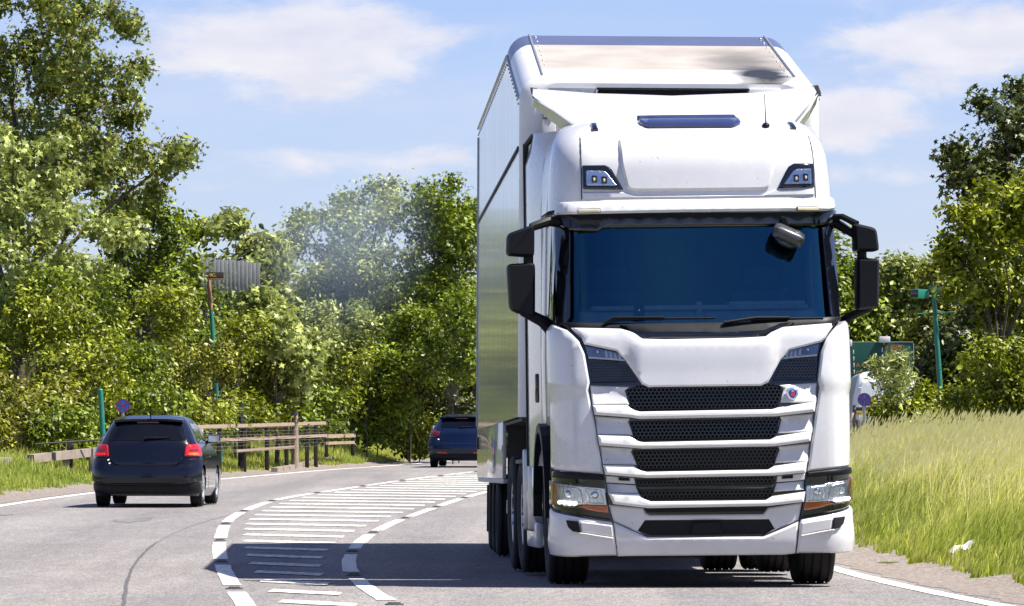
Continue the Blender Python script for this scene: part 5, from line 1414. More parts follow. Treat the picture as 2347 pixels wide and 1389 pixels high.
# low concrete beam at the foot of the hedge on the left
pts = [(-60, 1064), (20, 1057), (70, 1052), (110, 1047), (120, 1046), (215, 1036), (300, 1030)]
beamo = empty('concrete_beam', P(0, 1070, 104), label='low weathered concrete beam along the foot of the hedge, far left', cat='barrier')
o = beamo.location
for i in range(3):
    p, q = pts[2 * i], pts[2 * i + 1]
    beam(P(p[0], p[1], 103 + p[0] * 0.02) - o, P(q[0], q[1], 103 + q[0] * 0.02) - o, 0.16, 0.17, 'beam_length', M['kerb'], beamo)
for px, py in ((10, 1062), (150, 1048), (210, 1040)):
    q = P(px, py, 103.1 + px * 0.02) - o; MB().box((q.x, q.y + 0.1, q.z - 0.15), (0.14, 0.1, 0.5), 0.02).build('beam_foot', M['kerb'], beamo, 30)
# thin metal rail just above it
r_ = empty('guard_rail', P(150, 1060, 106), label='thin grey rail inside the hedge, left of the nearest car', cat='railing')
o = r_.location
MB().tube([P(80, 1018, 105.8) - o, P(160, 1013, 106.2) - o, P(240, 1007, 106.8) - o], 0.02, 8).build('rail', M['dark_timber'], r_, 40)
for px in (160,):
    q = P(px, 1013, 106.3) - o; MB().box((q.x, q.y + 0.05, q.z - 0.25), (0.12, 0.08, 0.6), 0.02).build('rail_post', M['dark_timber'], r_, 30)

def clearway_sign(px, py, rpx, d, label):
    c = P(px, py, d); r = rpx / F_PX * d; g = zg(c.x, d)
    root = empty('no_stopping_sign', (c.x, d, g), (0, 0, 0), label, 'road sign', 'round no-stopping signs')
    h = c.z - g
    MB().tube([(0, 0.03, -0.1), (0, 0.03, h + r * 0.8)], 0.035, 10).build('post', M['steel'], root, 40)
    def disc(r0, r1, y, name, mat, a0=0, a1=2 * math.pi, n=40):
        vs = []; fs = []
        for k in range(n + 1):
            a = a0 + (a1 - a0) * k / n
            for q in (r0, r1): vs.append((q * math.cos(a), y, h + q * math.sin(a)))
        fs = [(2 * k, 2 * k + 1, 2 * k + 3, 2 * k + 2) for k in range(n)]
        return vs, fs
    MB().lathe([(-0.004, 0.001), (-0.004, r), (0.004, r), (0.004, 0.001)], 40, 'Y', (0, 0, h)).build('sign_plate', M['sign_blue'], root, 40)
    v, f = disc(r * 0.88, r * 1.0, -0.0065, '', None); MB().add(v, f).build('sign_border', M['sign_red'], root, None)
    cr = MB()
    for a in (math.pi / 4, -math.pi / 4):
        u = Vector((math.cos(a), 0, math.sin(a))); w = Vector((-math.sin(a), 0, math.cos(a))) * r * 0.075
        yy = -0.0075 if a > 0 else -0.0085
        cr.add([u * r * 0.86 + w + Vector((0, yy, h)), u * r * 0.86 - w + Vector((0, yy, h)), -u * r * 0.86 - w + Vector((0, yy, h)), -u * r * 0.86 + w + Vector((0, yy, h))], [(0, 1, 2, 3)])
    cr.build('sign_cross', M['sign_red'], root, None)
    return root
clearway_sign(282, 930, 16, 105.5, 'round blue and red no-stopping sign above the nearest car')
clearway_sign(1981, 916, 15.5, 100, 'round blue and red no-stopping sign in front of the white van')

# green posts
def green_post(px, y_top, y_bot, d, lean, label, r=0.055):
    a, b = P(px, y_top, d), P(px + lean, y_bot, d); g = zg(b.x, d)
    root = empty('green_post', (b.x, d, g), label=label, cat='post', group='green painted posts')
    k = (b.z - g) / max(0.1, (a.z - b.z)); foot = b + (b - a) * k
    top = a - root.location
    MB().tube([foot - root.location - Vector((0, 0, 0.2)), top], r, 12).build('post_tube', M['teal'], root, 40)
    MB().sphere(top, (r, r, r * 0.6), None, 12, 6).build('post_cap', M['teal'], root, 40)
    return root
green_post(230, 894, 1004, 107.0, 7, 'green post standing in the hedge just left of the nearest car')
# brown-and-green post with a small NG board
c = P(478, 640, 128.5); b_ = P(489, 790, 128.5)
ng = empty('lettered_post', (b_.x + 0.15, 128.5, zg(b_.x, 128.5)), label='leaning post, green below and brown above, carrying a small board lettered NG', cat='sign post')
o = ng.location
mid = P(484, 712, 128.5)
foot = b_ + (b_ - mid) * ((b_.z - o.z) / (mid.z - b_.z))
MB().tube([foot - o, b_ - o, mid - o], 0.055, 12).build('lower_post', M['teal'], ng, 40)
MB().box((0, 0, 0), (0.001, 0.001, 0.001)).tube([mid - o, c - o], 0.05, 8).build('upper_post', M['rust'], ng, 40)
bd = P(492, 631, 128.4) - o
MB().box(bd, (0.46, 0.03, 0.16), 0.006).build('board', M['sign_brown'], ng, 30)
MB().box(bd + Vector((0.03, -0.005, -0.10)), (0.46, 0.05, 0.03), 0.006).box(bd + Vector((-0.23, -0.005, 0.02)), (0.03, 0.05, 0.27), 0.006).build('board_frame', M['rust'], ng, 30)
text_part('board_letters', 'NG.', 0.135, M['tan_text'], ng, Matrix.Translation(bd + Vector((-0.18, -0.018, 0))) @ Matrix.Rotation(math.pi / 2, 4, 'X'), 0.002, 'LEFT', 0.004)
# weathered board screen behind it
A0, A1 = P(459, 630, 133), P(596, 640, 135)
scr = empty('board_screen', (A0.x, A0.y, A0.z - 3.2), label='weathered grey vertical-board screen high in the trees behind the NG board', cat='screen')
o = scr.location; n = 15
for i in range(n):
    t = (i + 0.5) / n; px = 459 + t * 137; d = 133 + 2 * t
    top = P(px, 590 + 12 * t + random.uniform(-2.0, 2.0), d) - o; bot = P(px, 668 + random.uniform(-4, 4), d) - o
    wv = 137 / n / F_PX * d
    MB().box(((top.x + bot.x) / 2, top.y + random.uniform(-0.02, 0.02), (top.z + bot.z) / 2), (wv * random.uniform(0.9, 0.985), 0.03, top.z - bot.z), 0.004).build('board', M['board'], scr, 30)
for px in (470, 585):
    q = P(px, 640, 135.5) - o; MB().box((q.x, q.y + 0.12, q.z / 2 - 0.1), (0.12, 0.1, q.z + 0.4), 0.01).build('screen_post', M['dark_timber'], scr, 30)
for py in (610, 655):
    a, b = P(460, py - 8, 133.1) - o, P(595, py + 2, 135.1) - o
    beam(a + Vector((0, 0.06, 0)), b + Vector((0, 0.06, 0)), 0.06, 0.1, 'screen_rail', M['dark_timber'], scr)
# low brown name board on dark posts in the hedge above the fence
c0 = P(490, 915, 127.2)
nb = empty('name_board', (c0.x, 127.2, zg(c0.x, 127.2)), label='brown board lettered 2AA on dark posts, half buried in the hedge', cat='sign')
o = nb.location
b0 = P(519, 916, 127.2) - o
MB().box(b0, (0.42, 0.03, 0.17), 0.006).build('board', M['sign_brown'], nb, 30)
text_part('board_letters', 'A 2AA', 0.13, M['tan_text'], nb, Matrix.Translation(b0 + Vector((0, -0.018, 0))) @ Matrix.Rotation(math.pi / 2, 4, 'X'), 0.002, 'CENTER', 0.003)
for px, py in ((433, 904), (552, 924)):
    q = P(px, py, 127.3) - o; MB().tube([(q.x, q.y, -0.2), (q.x, q.y, q.z)], 0.07, 10).build('post', M['blue_post'], nb, 40)
# camera pole on the right
d = 110; a, b = P(2139, 662, d), P(2157, 918, d)
cp_ = empty('camera_pole', (b.x + 0.1, d, zg(b.x, d)), label='tall green pole with two green camera boxes and a crossbar, right', cat='camera pole')
o = cp_.location
foot = b + (b - a) * ((b.z - o.z + 0.2) / (a.z - b.z))
MB().tube([foot - o, b - o, a - o], [0.062, 0.058, 0.05], 14).build('pole', M['teal'], cp_, 40)
MB().tube([a - o + Vector((0, 0, -0.06)), a - o + Vector((0, 0, 0.08))], 0.072, 14).build('pole_cap', M['teal'], cp_, 40)
MB().tube([a - o + Vector((0, 0, 0.08)), a - o + Vector((0.0, 0, 0.16))], 0.008, 6).build('spike', M['steel'], cp_, 40)
q1, q2 = P(2101, 720, d) - o, P(2189, 715.5, d) - o
MB().tube([q1 + Vector((0, -0.08, 0)), q2 + Vector((0, -0.08, 0))], 0.018, 8).build('crossbar', M['teal'], cp_, 40)
q = P(2108, 674, d) - o; MRz = Matrix.Rotation(math.radians(-38), 3, 'Z')
bx = MB().box(q, (0.21, 0.42, 0.20), 0.03, MRz).build('camera_box', M['teal'], cp_, 40)
MB().box(q + MRz @ Vector((0, -0.205, 0)), (0.17, 0.02, 0.16), 0.02, MRz).build('camera_window', M['gloss_black'], bx, 40)
MB().tube([q, a - o], 0.02, 8).build('bracket', M['teal'], cp_, 40)
q = P(2162, 668, d) - o; MRz = Matrix.Rotation(math.radians(30), 3, 'Z')
bx = MB().box(q, (0.17, 0.32, 0.16), 0.02, MRz).build('camera_box', M['teal'], cp_, 40)
MB().tube([q + Vector((-0.06, -0.2, -0.08)), q + Vector((-0.03, -0.2, 0.1))], 0.02, 6).build('camera_clip', M['steel'], bx, 40)
# big green direction sign
d = 172.0
tl, br = P(1930, 784, d), P(2094, 905, d); tr_ = P(2093, 779, d)
sg_ = empty('direction_sign', (tl.x, d, zg(tl.x, d)), label='large dark green direction sign lettered A46(N), behind the white van', cat='road sign')
o = sg_.location
w = br.x - tl.x + 1.2; h = tl.z - P(1930, 905, d).z + 0.5
cx = br.x - w / 2 - o.x; cz = tl.z - h / 2 - o.z
MB().box((cx, 0, cz), (w, 0.05, h), 0.01).build('sign_face', M['sign_green'], sg_, 30)
MB().box((cx, -0.01, cz + h / 2), (w + 0.02, 0.06, 0.03), 0.006).box((cx + w / 2, -0.01, cz), (0.03, 0.06, h), 0.006).build('sign_border', M['steel'], sg_, 30)
for px in (1945, 2080): q = P(px, 900, d) - o; MB().tube([(q.x, 0.1, -0.2), (q.x, 0.1, cz + h / 2 - 0.1)], 0.07, 10).build('sign_post', M['steel'], sg_, 40)
def stext(t, px, py, hp, nm='sign_letters'):
    q = P(px, py, d) - o; text_part(nm, t, hp / F_PX * d * 1.42, M['orange_text'], sg_, Matrix.Translation((q.x, -0.033, q.z)) @ Matrix.Rotation(math.pi / 2, 4, 'X'), 0.003, 'LEFT', 0.006)
stext('A 46(N)', 2027, 796, 9.5); stext('(M 7)', 2028, 813, 9); stext('A 46', 1962, 837, 9); stext('(A', 1962, 855, 9); stext(')', 1946, 863, 9); stext(')', 1949, 877, 9)
for px, y0_, y1_ in ((1956, 802, 880), (2022, 797, 850)):
    y_ = y0_
    while y_ < y1_:
        q = P(px + (y_ - y0_) * 0.04, y_ + 5, d) - o; MB().box((q.x, -0.031, q.z), (0.035, 0.008, 0.14), 0.002).build('lane_dash', M['white_sign'], sg_, 30); y_ += 15
q = P(2086, 855, d) - o; MB().box((q.x, -0.031, q.z), (0.14, 0.008, 0.40), 0.002).build('sign_panel', M['white_sign'], sg_, 30)
q = P(2026, 781, d) - o; MB().box((q.x, -0.22, q.z + 0.03), (0.36, 0.36, 0.20), 0.03).tube([(q.x, -0.1, q.z - 0.05), (q.x, 0.0, q.z - 0.12)], 0.02, 6).build('sign_lamp', M['white_sign'], sg_, 30)
q = P(1947, 787, d) - o; MB().box((q.x, -0.22, q.z), (0.12, 0.36, 0.22), 0.03).build('sign_lamp', M['white_sign'], sg_, 30)
# dark roadside railing under the van
bo = empty('red_white_barrier', P(1990, 985, 140), label='low dark barrier with red and white pieces under the white van', cat='barrier')
bo.location.z = zg(bo.location.x, 140)
o = bo.location
for i, px in enumerate(range(1950, 2020, 7)):
    a = P(px, 962 + random.uniform(-2, 2), 140) - o
    MB().box((a.x, a.y, a.z / 2), (0.07, 0.06, a.z), 0.01).build('barrier_board', M['dark_timber'] if i % 3 else M['post_timber'], bo, 30)
for px, pz, mt in ((2003, 962, 'sign_red'), (2006, 972, 'white_sign'), (1953, 955, 'marker')):
    a = P(px, pz, 139.8) - o; MB().box(a, (0.05, 0.03, 0.22), 0.01, Matrix.Rotation(0.3, 3, 'Y')).build('barrier_strip', M[mt], bo, 30)
# litter on the right verge
c = P(2207, 1267, 47.5)
lit = MB(); g = G(2207, 1272); gz = zg(c.x, 47.5)
mbv = []
for i in range(5):
    for j in range(3):
        mbv.append(Vector((0.055 * i - 0.11, 0.06 * j - 0.06, 0.015 + 0.02 * math.sin(i * 1.7) + 0.015 * math.cos(j * 2.1 + i) + 0.02 * i * 0.5)))
lf = [(i * 3 + j, i * 3 + j + 1, i * 3 + j + 4, i * 3 + j + 3) for i in range(4) for j in range(2)]
lo_ = MB().add(mbv + [v + Vector((0, 0, -0.004)) for v in mbv], lf + [tuple(15 + k for k in reversed(f)) for f in lf]).build('litter', M['white_sign'], None, None, recalc=False)
lo_.location = (c.x, 47.5, max(gz + 0.06, c.z - 0.03)); lo_.rotation_euler = (0.2, -0.25, 0.4)
tag(lo_, 'crumpled scrap of white paper lying in the grass verge, lower right', 'litter')
# ------------------------------------------------------------------ trees, shrubs, grass
def np_mesh(name, V, T, tint, mat, parent=None, smooth=False):
    me = bpy.data.meshes.new(name)
    nv, nt_ = len(V), len(T)
    me.vertices.add(nv); me.vertices.foreach_set('co', V.astype(np.float32).ravel())
    me.loops.add(nt_ * 3); me.loops.foreach_set('vertex_index', T.astype(np.int32).ravel())
    me.polygons.add(nt_); me.polygons.foreach_set('loop_start', np.arange(0, nt_ * 3, 3, dtype=np.int32))
    me.update(calc_edges=True)
    at = me.attributes.new('tint', 'FLOAT', 'POINT'); at.data.foreach_set('value', tint.astype(np.float32))
    me.materials.append(mat)
    return link(bpy.data.objects.new(name, me), parent)
def star_leaf():
    ang = np.array([0, 28, 55, 85, 118, 150, 180, 210, 242, 275, 305, 332]) * math.pi / 180
    rad = np.array([1.0, .46, .92, .40, .70, .30, .18, .30, .70, .40, .92, .46])
    v = np.stack([rad * np.cos(ang), rad * np.sin(ang), np.zeros(12)], 1)
    v[:, 2] -= 0.18 * np.abs(v[:, 1])
    v = np.concatenate([[[0, 0, 0.03]], v]); t = np.array([[0, 1 + i, 1 + (i + 1) % 12] for i in range(12)])
    return v, t
def oval_leaf():
    v = np.array([[-1, 0, 0], [-.3, -.48, -.10], [.35, -.40, -.10], [1, 0, -.12], [.35, .40, -.10], [-.3, .48, -.10], [0, 0, 0.04]], float)
    t = np.array([[6, i, (i + 1) % 6] for i in range(6)]); return v, t
def diamond_leaf():
    v = np.array([[-1, 0, 0], [0, -.5, -.12], [1, 0, -.08], [0, .5, -.12]], float); t = np.array([[0, 1, 2], [0, 2, 3]]); return v, t
def pinnate_leaf():
    v = np.array([[-1, 0, 0], [-.2, -.22, -.03], [1, 0, -.15], [-.2, .22, -.03]], float); t = np.array([[0, 1, 2], [0, 2, 3]]); return v, t
LEAVES = {'star': star_leaf(), 'oval': oval_leaf(), 'diamond': diamond_leaf(), 'long': pinnate_leaf()}
def leaf_cloud(pos, nrm, size, shape, rng):
    """pos, nrm: (n,3); makes one leaf at each"""
    n = len(pos); v, t = LEAVES[shape]
    nrm = nrm / np.linalg.norm(nrm, axis=1, keepdims=True)
    r = rng.normal(size=(n, 3)); a = r - (r * nrm).sum(1, keepdims=True) * nrm; a /= np.linalg.norm(a, axis=1, keepdims=True)
    b = np.cross(nrm, a)
    s = size[:, None, None]
    V = pos[:, None, :] + s * (v[None, :, 0:1] * a[:, None, :] + v[None, :, 1:2] * b[:, None, :] + v[None, :, 2:3] * nrm[:, None, :])
    T = t[None] + (np.arange(n) * len(v))[:, None, None]
    return V.reshape(-1, 3), T.reshape(-1, 3), len(v)
SUNN = np.array(sun_vec)
def crown_points(clumps, dens, rng, twig=0.20, per=14, hollow=0.5):
    """clumps: (centre, radii) ellipsoids; leaves gathered on twigs near the surface"""
    Ps = []; Ns = []; Tn = []
    for c, r in clumps:
        area = 4 * math.pi * ((r[0] * r[1]) ** 1.6 / 3 + (r[0] * r[2]) ** 1.6 / 3 + (r[1] * r[2]) ** 1.6 / 3) ** (1 / 1.6)
        k = max(6, int(area * dens))
        u = rng.normal(size=(k, 3)); u /= np.linalg.norm(u, axis=1, keepdims=True)
        # uneven outline: lumps and hollows
        f = rng.normal(size=(5, 3)) * 3.0; ph = rng.uniform(0, 6.28, 5)
        lump = 1 + 0.26 * np.sin(u @ f.T + ph).sum(1) / 1.6
        rad = (hollow + (1.08 - hollow) * rng.random(k) ** 0.6) * lump
        shoot = rng.random(k) < 0.08; rad = np.where(shoot, rad * rng.uniform(1.02, 1.18, k), rad)
        tw = c + u * rad[:, None] * r
        tt = rng.random(k)  # tone per twig: dark and light twigs imitate shade and sun in foliage
        m = rng.poisson(per, k) + 1
        idx = np.repeat(np.arange(k), m); n = len(idx)
        p = tw[idx] + rng.normal(size=(n, 3)) * twig * np.array([1, 1, 0.75])
        out = u[idx]
        nr = 0.75 * out + np.array([0, 0, 0.30]) + 0.18 * SUNN + rng.normal(size=(n, 3)) * 0.42
        Ps.append(p); Ns.append(nr); Tn.append(np.clip(0.68 * tt[idx] + 0.32 * rng.random(n), 0, 1) ** 1.5)
    return np.concatenate(Ps), np.concatenate(Ns), np.concatenate(Tn)
BARK = mat_basic('bark', (0.11, 0.085, 0.065), 0.95, col2=(0.05, 0.038, 0.03), scale=8, stretch=(3, 3, 0.6), bump=0.6, bscale=30)
def fill(poly, n, r0, r1, seed):
    """irregular foliage masses filling an outline"""
    r = random.Random(seed); out = []; xs = [p[0] for p in poly]; ys = [p[1] for p in poly]
    tries = 0
    while len(out) < n and tries < 6000:
        tries += 1
        x, y = r.uniform(min(xs), max(xs)), r.uniform(min(ys), max(ys))
        if not inside((x, y), poly): continue
        rr = r.uniform(r0, r1)
        if not all(inside((x + rr * 0.75 * math.cos(a), y + rr * 0.75 * math.sin(a)), poly) for a in (0, 1.05, 2.1, 3.14, 4.2, 5.25)): rr *= 0.55
        if any(math.hypot(x - o[0], y - o[1]) < 0.55 * min(rr, o[2]) for o in out): continue
        out.append((x, y, rr * r.uniform(0.9, 1.25), rr * r.uniform(0.7, 1.0)))
    return out
def plant(name, clumps_px, d, leafmat, label, cat, group, dens=16, size=0.09, shape='diamond', twig=0.2, per=13, depth=1.0, trunk=0.16, base_px=None, keys=None, seed=0, hollow=0.5, jd=1.0, limbs=True, sub=7):
    rng = np.random.default_rng(seed + 100)
    cl = []; subs = []
    for i, q in enumerate(clumps_px):
        px, py, rx, ry = q[:4]; dd = d + (q[4] if len(q) > 4 else rng.uniform(-jd, jd))
        c = P(px, py, dd); rr = dd / F_PX
        C_, R_ = np.array(c), np.array([rx * rr, depth * (rx + ry) / 2 * rr, ry * rr])
        cl.append((C_, R_ * 0.82))
        for _ in range(sub):
            u = rng.normal(size=3); u /= np.linalg.norm(u); u[1] = -abs(u[1]) if rng.random() < 0.6 else u[1]
            k_ = rng.uniform(0.26, 0.46); subs.append((C_ + u * R_ * (1.02 - 0.75 * k_), R_ * k_))
    cx = float(np.mean([c[0][0] for c in cl])) if base_px is None else P(base_px, 1000, d).x
    gz = zg(cx, d)
    root = empty(name, (cx, d, gz), label=label, cat=cat, group=group)
    off = np.array([cx, d, gz])
    pos, nr, tn = crown_points(cl, dens * 0.75, rng, twig, per, hollow)
    if subs:
        p2, n2, t2 = crown_points(subs, dens * 1.15, rng, twig * 0.8, per, 0.55)
        pos, nr, tn = np.concatenate([pos, p2]), np.concatenate([nr, n2]), np.concatenate([tn, t2])
    pos = pos - off
    ok = pos[:, 2] > 0.02; pos, nr, tn = pos[ok], nr[ok], tn[ok]
    V, T, k = leaf_cloud(pos, nr, size * rng.uniform(0.65, 1.25, len(pos)), shape, rng)
    np_mesh('crown' if cat == 'tree' else 'foliage', V, T, np.repeat(tn, k), leafmat, root)
    if keys is not None:
        sel = rng.random(len(pos)) < keys[0]
        kp_ = pos[sel] + rng.normal(size=(sel.sum(), 3)) * 0.08; kn = rng.normal(size=(sel.sum(), 3)); kn[:, 2] *= 0.2
        V, T, k = leaf_cloud(kp_, kn, np.full(len(kp_), keys[1]) * rng.uniform(.6, 1.2, len(kp_)), 'diamond', rng)
        tag(np_mesh('seed_keys', V, T, np.repeat(rng.random(len(kp_)), k), keys[2], root), kind='stuff')
    mb = MB(); tops = sorted(cl, key=lambda c: c[0][2])
    zt = max(c[0][2] for c in cl) - gz
    r0 = trunk
    if trunk > 0:
        hub = Vector((0, 0, 0.35 * zt)); 
        mb.tube([(0, 0, -0.3), (0.03, 0.0, 0.15 * zt), hub], [r0 * 1.25, r0, r0 * 0.8], 10)
        mb.build('trunk', BARK, root, 60)
        lb = MB()
        for c, r in cl[::max(1, len(cl) // 9)]:
            t = Vector(c - off); 
            if t.z < 0.2: continue
            st_ = hub if t.z > hub.z else Vector((0, 0, max(0.1, t.z * 0.5)))
            m = st_.lerp(t, 0.5) + Vector((rng.normal() * 0.12, rng.normal() * 0.12, 0.06 * (t - st_).length))
            rr = r0 * 0.34
            lb.tube([st_, m, t], [rr, rr * 0.6, rr * 0.22], 6)
            if limbs:
                for _ in range(5):
                    u = Vector(rng.normal(size=3)).normalized(); e = t + Vector((u.x * r[0], u.y * r[1], abs(u.z) * r[2])) * 0.85
                    s2 = m.lerp(t, rng.uniform(0.3, 1.0)); lb.tube([s2, s2.lerp(e, 0.5) + Vector((0, 0, 0.05)), e], [rr * 0.3, rr * 0.2, rr * 0.07], 5)
        if lb.v: lb.build('branches', BARK, root, 60)
    return root
LM = {}  # wide dark-to-light ranges put sun and shade contrast into the leaf colours
LM['syc'] = mat_leaf('sycamore_leaf', (0.035, 0.055, 0.007), (0.33, 0.38, 0.055), (0.19, 0.23, 0.06), 0.30)
LM['pale'] = mat_leaf('pale_maple_leaf', (0.035, 0.06, 0.006), (0.54, 0.60, 0.15), (0.42, 0.46, 0.16), 0.30, 0.4)
LM['mid'] = mat_leaf('mid_green_leaf', (0.028, 0.045, 0.004), (0.30, 0.385, 0.026), None, 0.35)
LM['yel'] = mat_leaf('yellow_green_leaf', (0.04, 0.052, 0.004), (0.43, 0.475, 0.033), None, 0.35)
LM['olive'] = mat_leaf('olive_leaf', (0.038, 0.042, 0.005), (0.39, 0.40, 0.042), None, 0.3)
LM['dark'] = mat_leaf('dark_leaf', (0.022, 0.034, 0.006), (0.13, 0.15, 0.028), None, 0.25)
LM['grey'] = mat_leaf('grey_green_leaf', (0.035, 0.055, 0.008), (0.47, 0.51, 0.12), (0.38, 0.42, 0.15), 0.3, 0.4)
KEYS = mat_leaf('seed_key', (0.14, 0.085, 0.018), (0.34, 0.22, 0.05), None, 0.3)
TG, SG = 'roadside trees', 'shrubs of the roadside hedge'
# left
plant('sycamore_tree', fill([(-60, -60), (235, -40), (245, 15), (330, 45), (345, 70), (320, 120), (345, 140), (310, 175), (300, 215), (335, 230), (330, 255), (362, 280), (355, 300), (330, 305), (350, 325), (400, 312), (432, 325), (428, 360), (405, 385), (412, 410), (375, 435), (330, 440), (300, 520), (200, 540), (60, 480), (-60, 480)], 84, 28, 58, 3),
      121, LM['syc'], 'tall open sycamore with brown seed keys against the sky, far left', 'tree', TG, dens=10, size=0.10, shape='star', twig=0.19, per=11, trunk=0.2, base_px=60, keys=(0.24, 0.055, KEYS), seed=1, hollow=0.4, jd=2.2, sub=2)
plant('maple_tree', fill([(-60, 330), (60, 300), (150, 330), (190, 390), (200, 450), (260, 520), (320, 560), (280, 620), (200, 640), (150, 700), (60, 740), (-60, 740)], 38, 28, 58, 4),
      117, LM['pale'], 'pale large-leaved maple at the far left in front of the tall sycamore', 'tree', TG, dens=13, size=0.108, shape='star', twig=0.19, per=10, trunk=0.2, base_px=40, seed=2, hollow=0.5, jd=1.8, sub=2)
plant('field_tree', fill([(200, 480), (300, 450), (360, 440), (390, 470), (430, 500), (440, 560), (455, 620), (420, 720), (300, 720), (220, 640)], 26, 28, 55, 5),
      128, LM['mid'], 'bright green dense tree below the tall sycamore, left of the board screen', 'tree', TG, dens=16, size=0.075, shape='oval', twig=0.2, seed=3, jd=1.8, sub=2)
plant('young_oak_tree', fill([(440, 520), (480, 500), (515, 485), (560, 500), (590, 540), (640, 545), (650, 600), (640, 700), (460, 700), (440, 600)], 22, 22, 45, 6),
      166, LM['grey'], 'rounded tree on the skyline above the board screen', 'tree', TG, dens=11, size=0.13, shape='oval', twig=0.26, seed=4, limbs=False, sub=2, jd=2)
plant('ash_tree', fill([(670, 510), (700, 500), (715, 530), (745, 480), (800, 465), (830, 430), (890, 408), (930, 440), (945, 480), (960, 700), (900, 780), (700, 760), (650, 620)], 42, 26, 55, 7),
      170, LM['grey'], 'large grey-green tree in the middle of the skyline, veiled by blue smoke', 'tree', TG, dens=12, size=0.098, shape='star', twig=0.25, seed=5, trunk=0.22, limbs=False, sub=2, jd=2.4)
plant('lime_tree', fill([(935, 470), (965, 425), (1010, 410), (1045, 388), (1075, 420), (1130, 420), (1140, 800), (950, 780), (940, 600)], 36, 26, 52, 8),
      168, LM['mid'], 'dark-centred tree on the skyline just left of the trailer', 'tree', TG, dens=11, size=0.105, shape='star', twig=0.26, seed=6, trunk=0.2, limbs=False, sub=2, jd=2.4)
plant('maple_sapling', [(600, 700, 50, 40), (575, 750, 45, 40), (640, 760, 60, 50), (670, 830, 55, 50), (620, 850, 55, 45), (700, 800, 30, 40), (650, 890, 50, 25)],
      134.6, LM['pale'], 'maple sapling with large pale leaves leaning out of the middle of the hedge', 'sapling', TG, dens=14, size=0.13, shape='star', twig=0.19, per=9, seed=7, trunk=0.06)
shr = [((55, 775, 120, 85), 113, 'yel', 'yellow-green shrub under the pale maple at the far left edge'),
       ((45, 890, 110, 80), 109.5, 'olive', 'olive twiggy shrub at the far left above the concrete beam'),
       ((25, 985, 80, 60), 107, 'olive', 'low twiggy bush behind the left end of the concrete beam'),
       ((190, 720, 110, 85), 115, 'mid', 'leafy shrub below the pale maple, left of centre of the hedge'),
       ((175, 850, 95, 90), 111.5, 'yel', 'bright shrub left of the green post'),
       ((150, 975, 85, 65), 108, 'mid', 'low bush with dark gaps between the concrete beam and the green post'),
       ((320, 740, 100, 80), 122, 'yel', 'yellow-green shrub left of the NG post, upper row of the hedge'),
       ((305, 855, 90, 75), 119, 'mid', 'shrub directly above the nearest car'),
       ((330, 960, 90, 60), 116, 'mid', 'low bush directly behind the nearest car roof'),
       ((430, 760, 70, 85), 131, 'mid', 'shrub hugging the NG post on its left'),
       ((440, 870, 90, 70), 130, 'olive', 'brownish twiggy shrub behind the 2AA board'),
       ((455, 965, 80, 42), 124, 'yel', 'low bright bush just above the left half of the timber fence'),
       ((530, 800, 65, 80), 132.5, 'yel', 'shrub between the NG post and the maple sapling'),
       ((560, 950, 85, 45), 134.5, 'yel', 'low bright bush behind the middle of the timber fence'),
       ((570, 890, 80, 60), 135.5, 'olive', 'shrub below the maple sapling'),
       ((490, 832, 50, 40), 126.2, 'olive', 'twiggy shrub in front of the foot of the NG post'),
       ((640, 925, 70, 60), 142, 'mid', 'leafy shrub behind the right half of the timber fence'),
       ((540, 955, 60, 35), 132, 'yel', 'small bright bush just right of the 2AA board'),
       ((500, 968, 45, 34), 126.6, 'mid', 'leafy bush hiding the foot of the NG post, behind the fence'),
       ((690, 960, 90, 60), 145, 'mid', 'shrub behind the tall fence post'),
       ((740, 890, 90, 70), 150, 'yel', 'bright shrub right of the maple sapling'),
       ((760, 780, 90, 80), 152, 'grey', 'grey-green shrub below the smoky tree'),
       ((830, 870, 85, 80), 152, 'mid', 'shrub in the hedge below the smoke'),
       ((850, 965, 90, 60), 153, 'mid', 'low bush right of the fence end'),
       ((930, 800, 90, 90), 153, 'mid', 'tall shrub left of the skyline tree trunk'),
       ((940, 920, 80, 80), 155, 'yel', 'bright shrub left of the dark blue car'),
       ((960, 1000, 55, 40), 156, 'yel', 'low verge bush touching the dark blue car on its left'),
       ((1040, 780, 85, 90), 151, 'mid', 'tall shrub beside the trailer edge'),
       ((1050, 890, 80, 80), 155, 'dark', 'dark shrub above the dark blue car')]
for i, (q, d, m_, lb) in enumerate(shr):
    rng_ = random.Random(i + 50); px, py, rx, ry = q
    cl = [(px + rng_.uniform(-0.95, 0.95) * rx, py + rng_.uniform(-0.95, 0.85) * ry, rx * rng_.uniform(0.26, 0.5), ry * rng_.uniform(0.26, 0.5), rng_.uniform(-0.8, 1.6)) for _ in range(13)]
    plant('hedge_shrub', cl, d, LM[m_], lb, 'shrub', SG, dens=(25 if d < 140 else 19), size=(0.063 if d < 140 else 0.076), shape='oval' if i % 3 else 'diamond', twig=0.19, per=15, depth=0.9, trunk=0.018, seed=20 + i, limbs=False, sub=1, hollow=0.55)
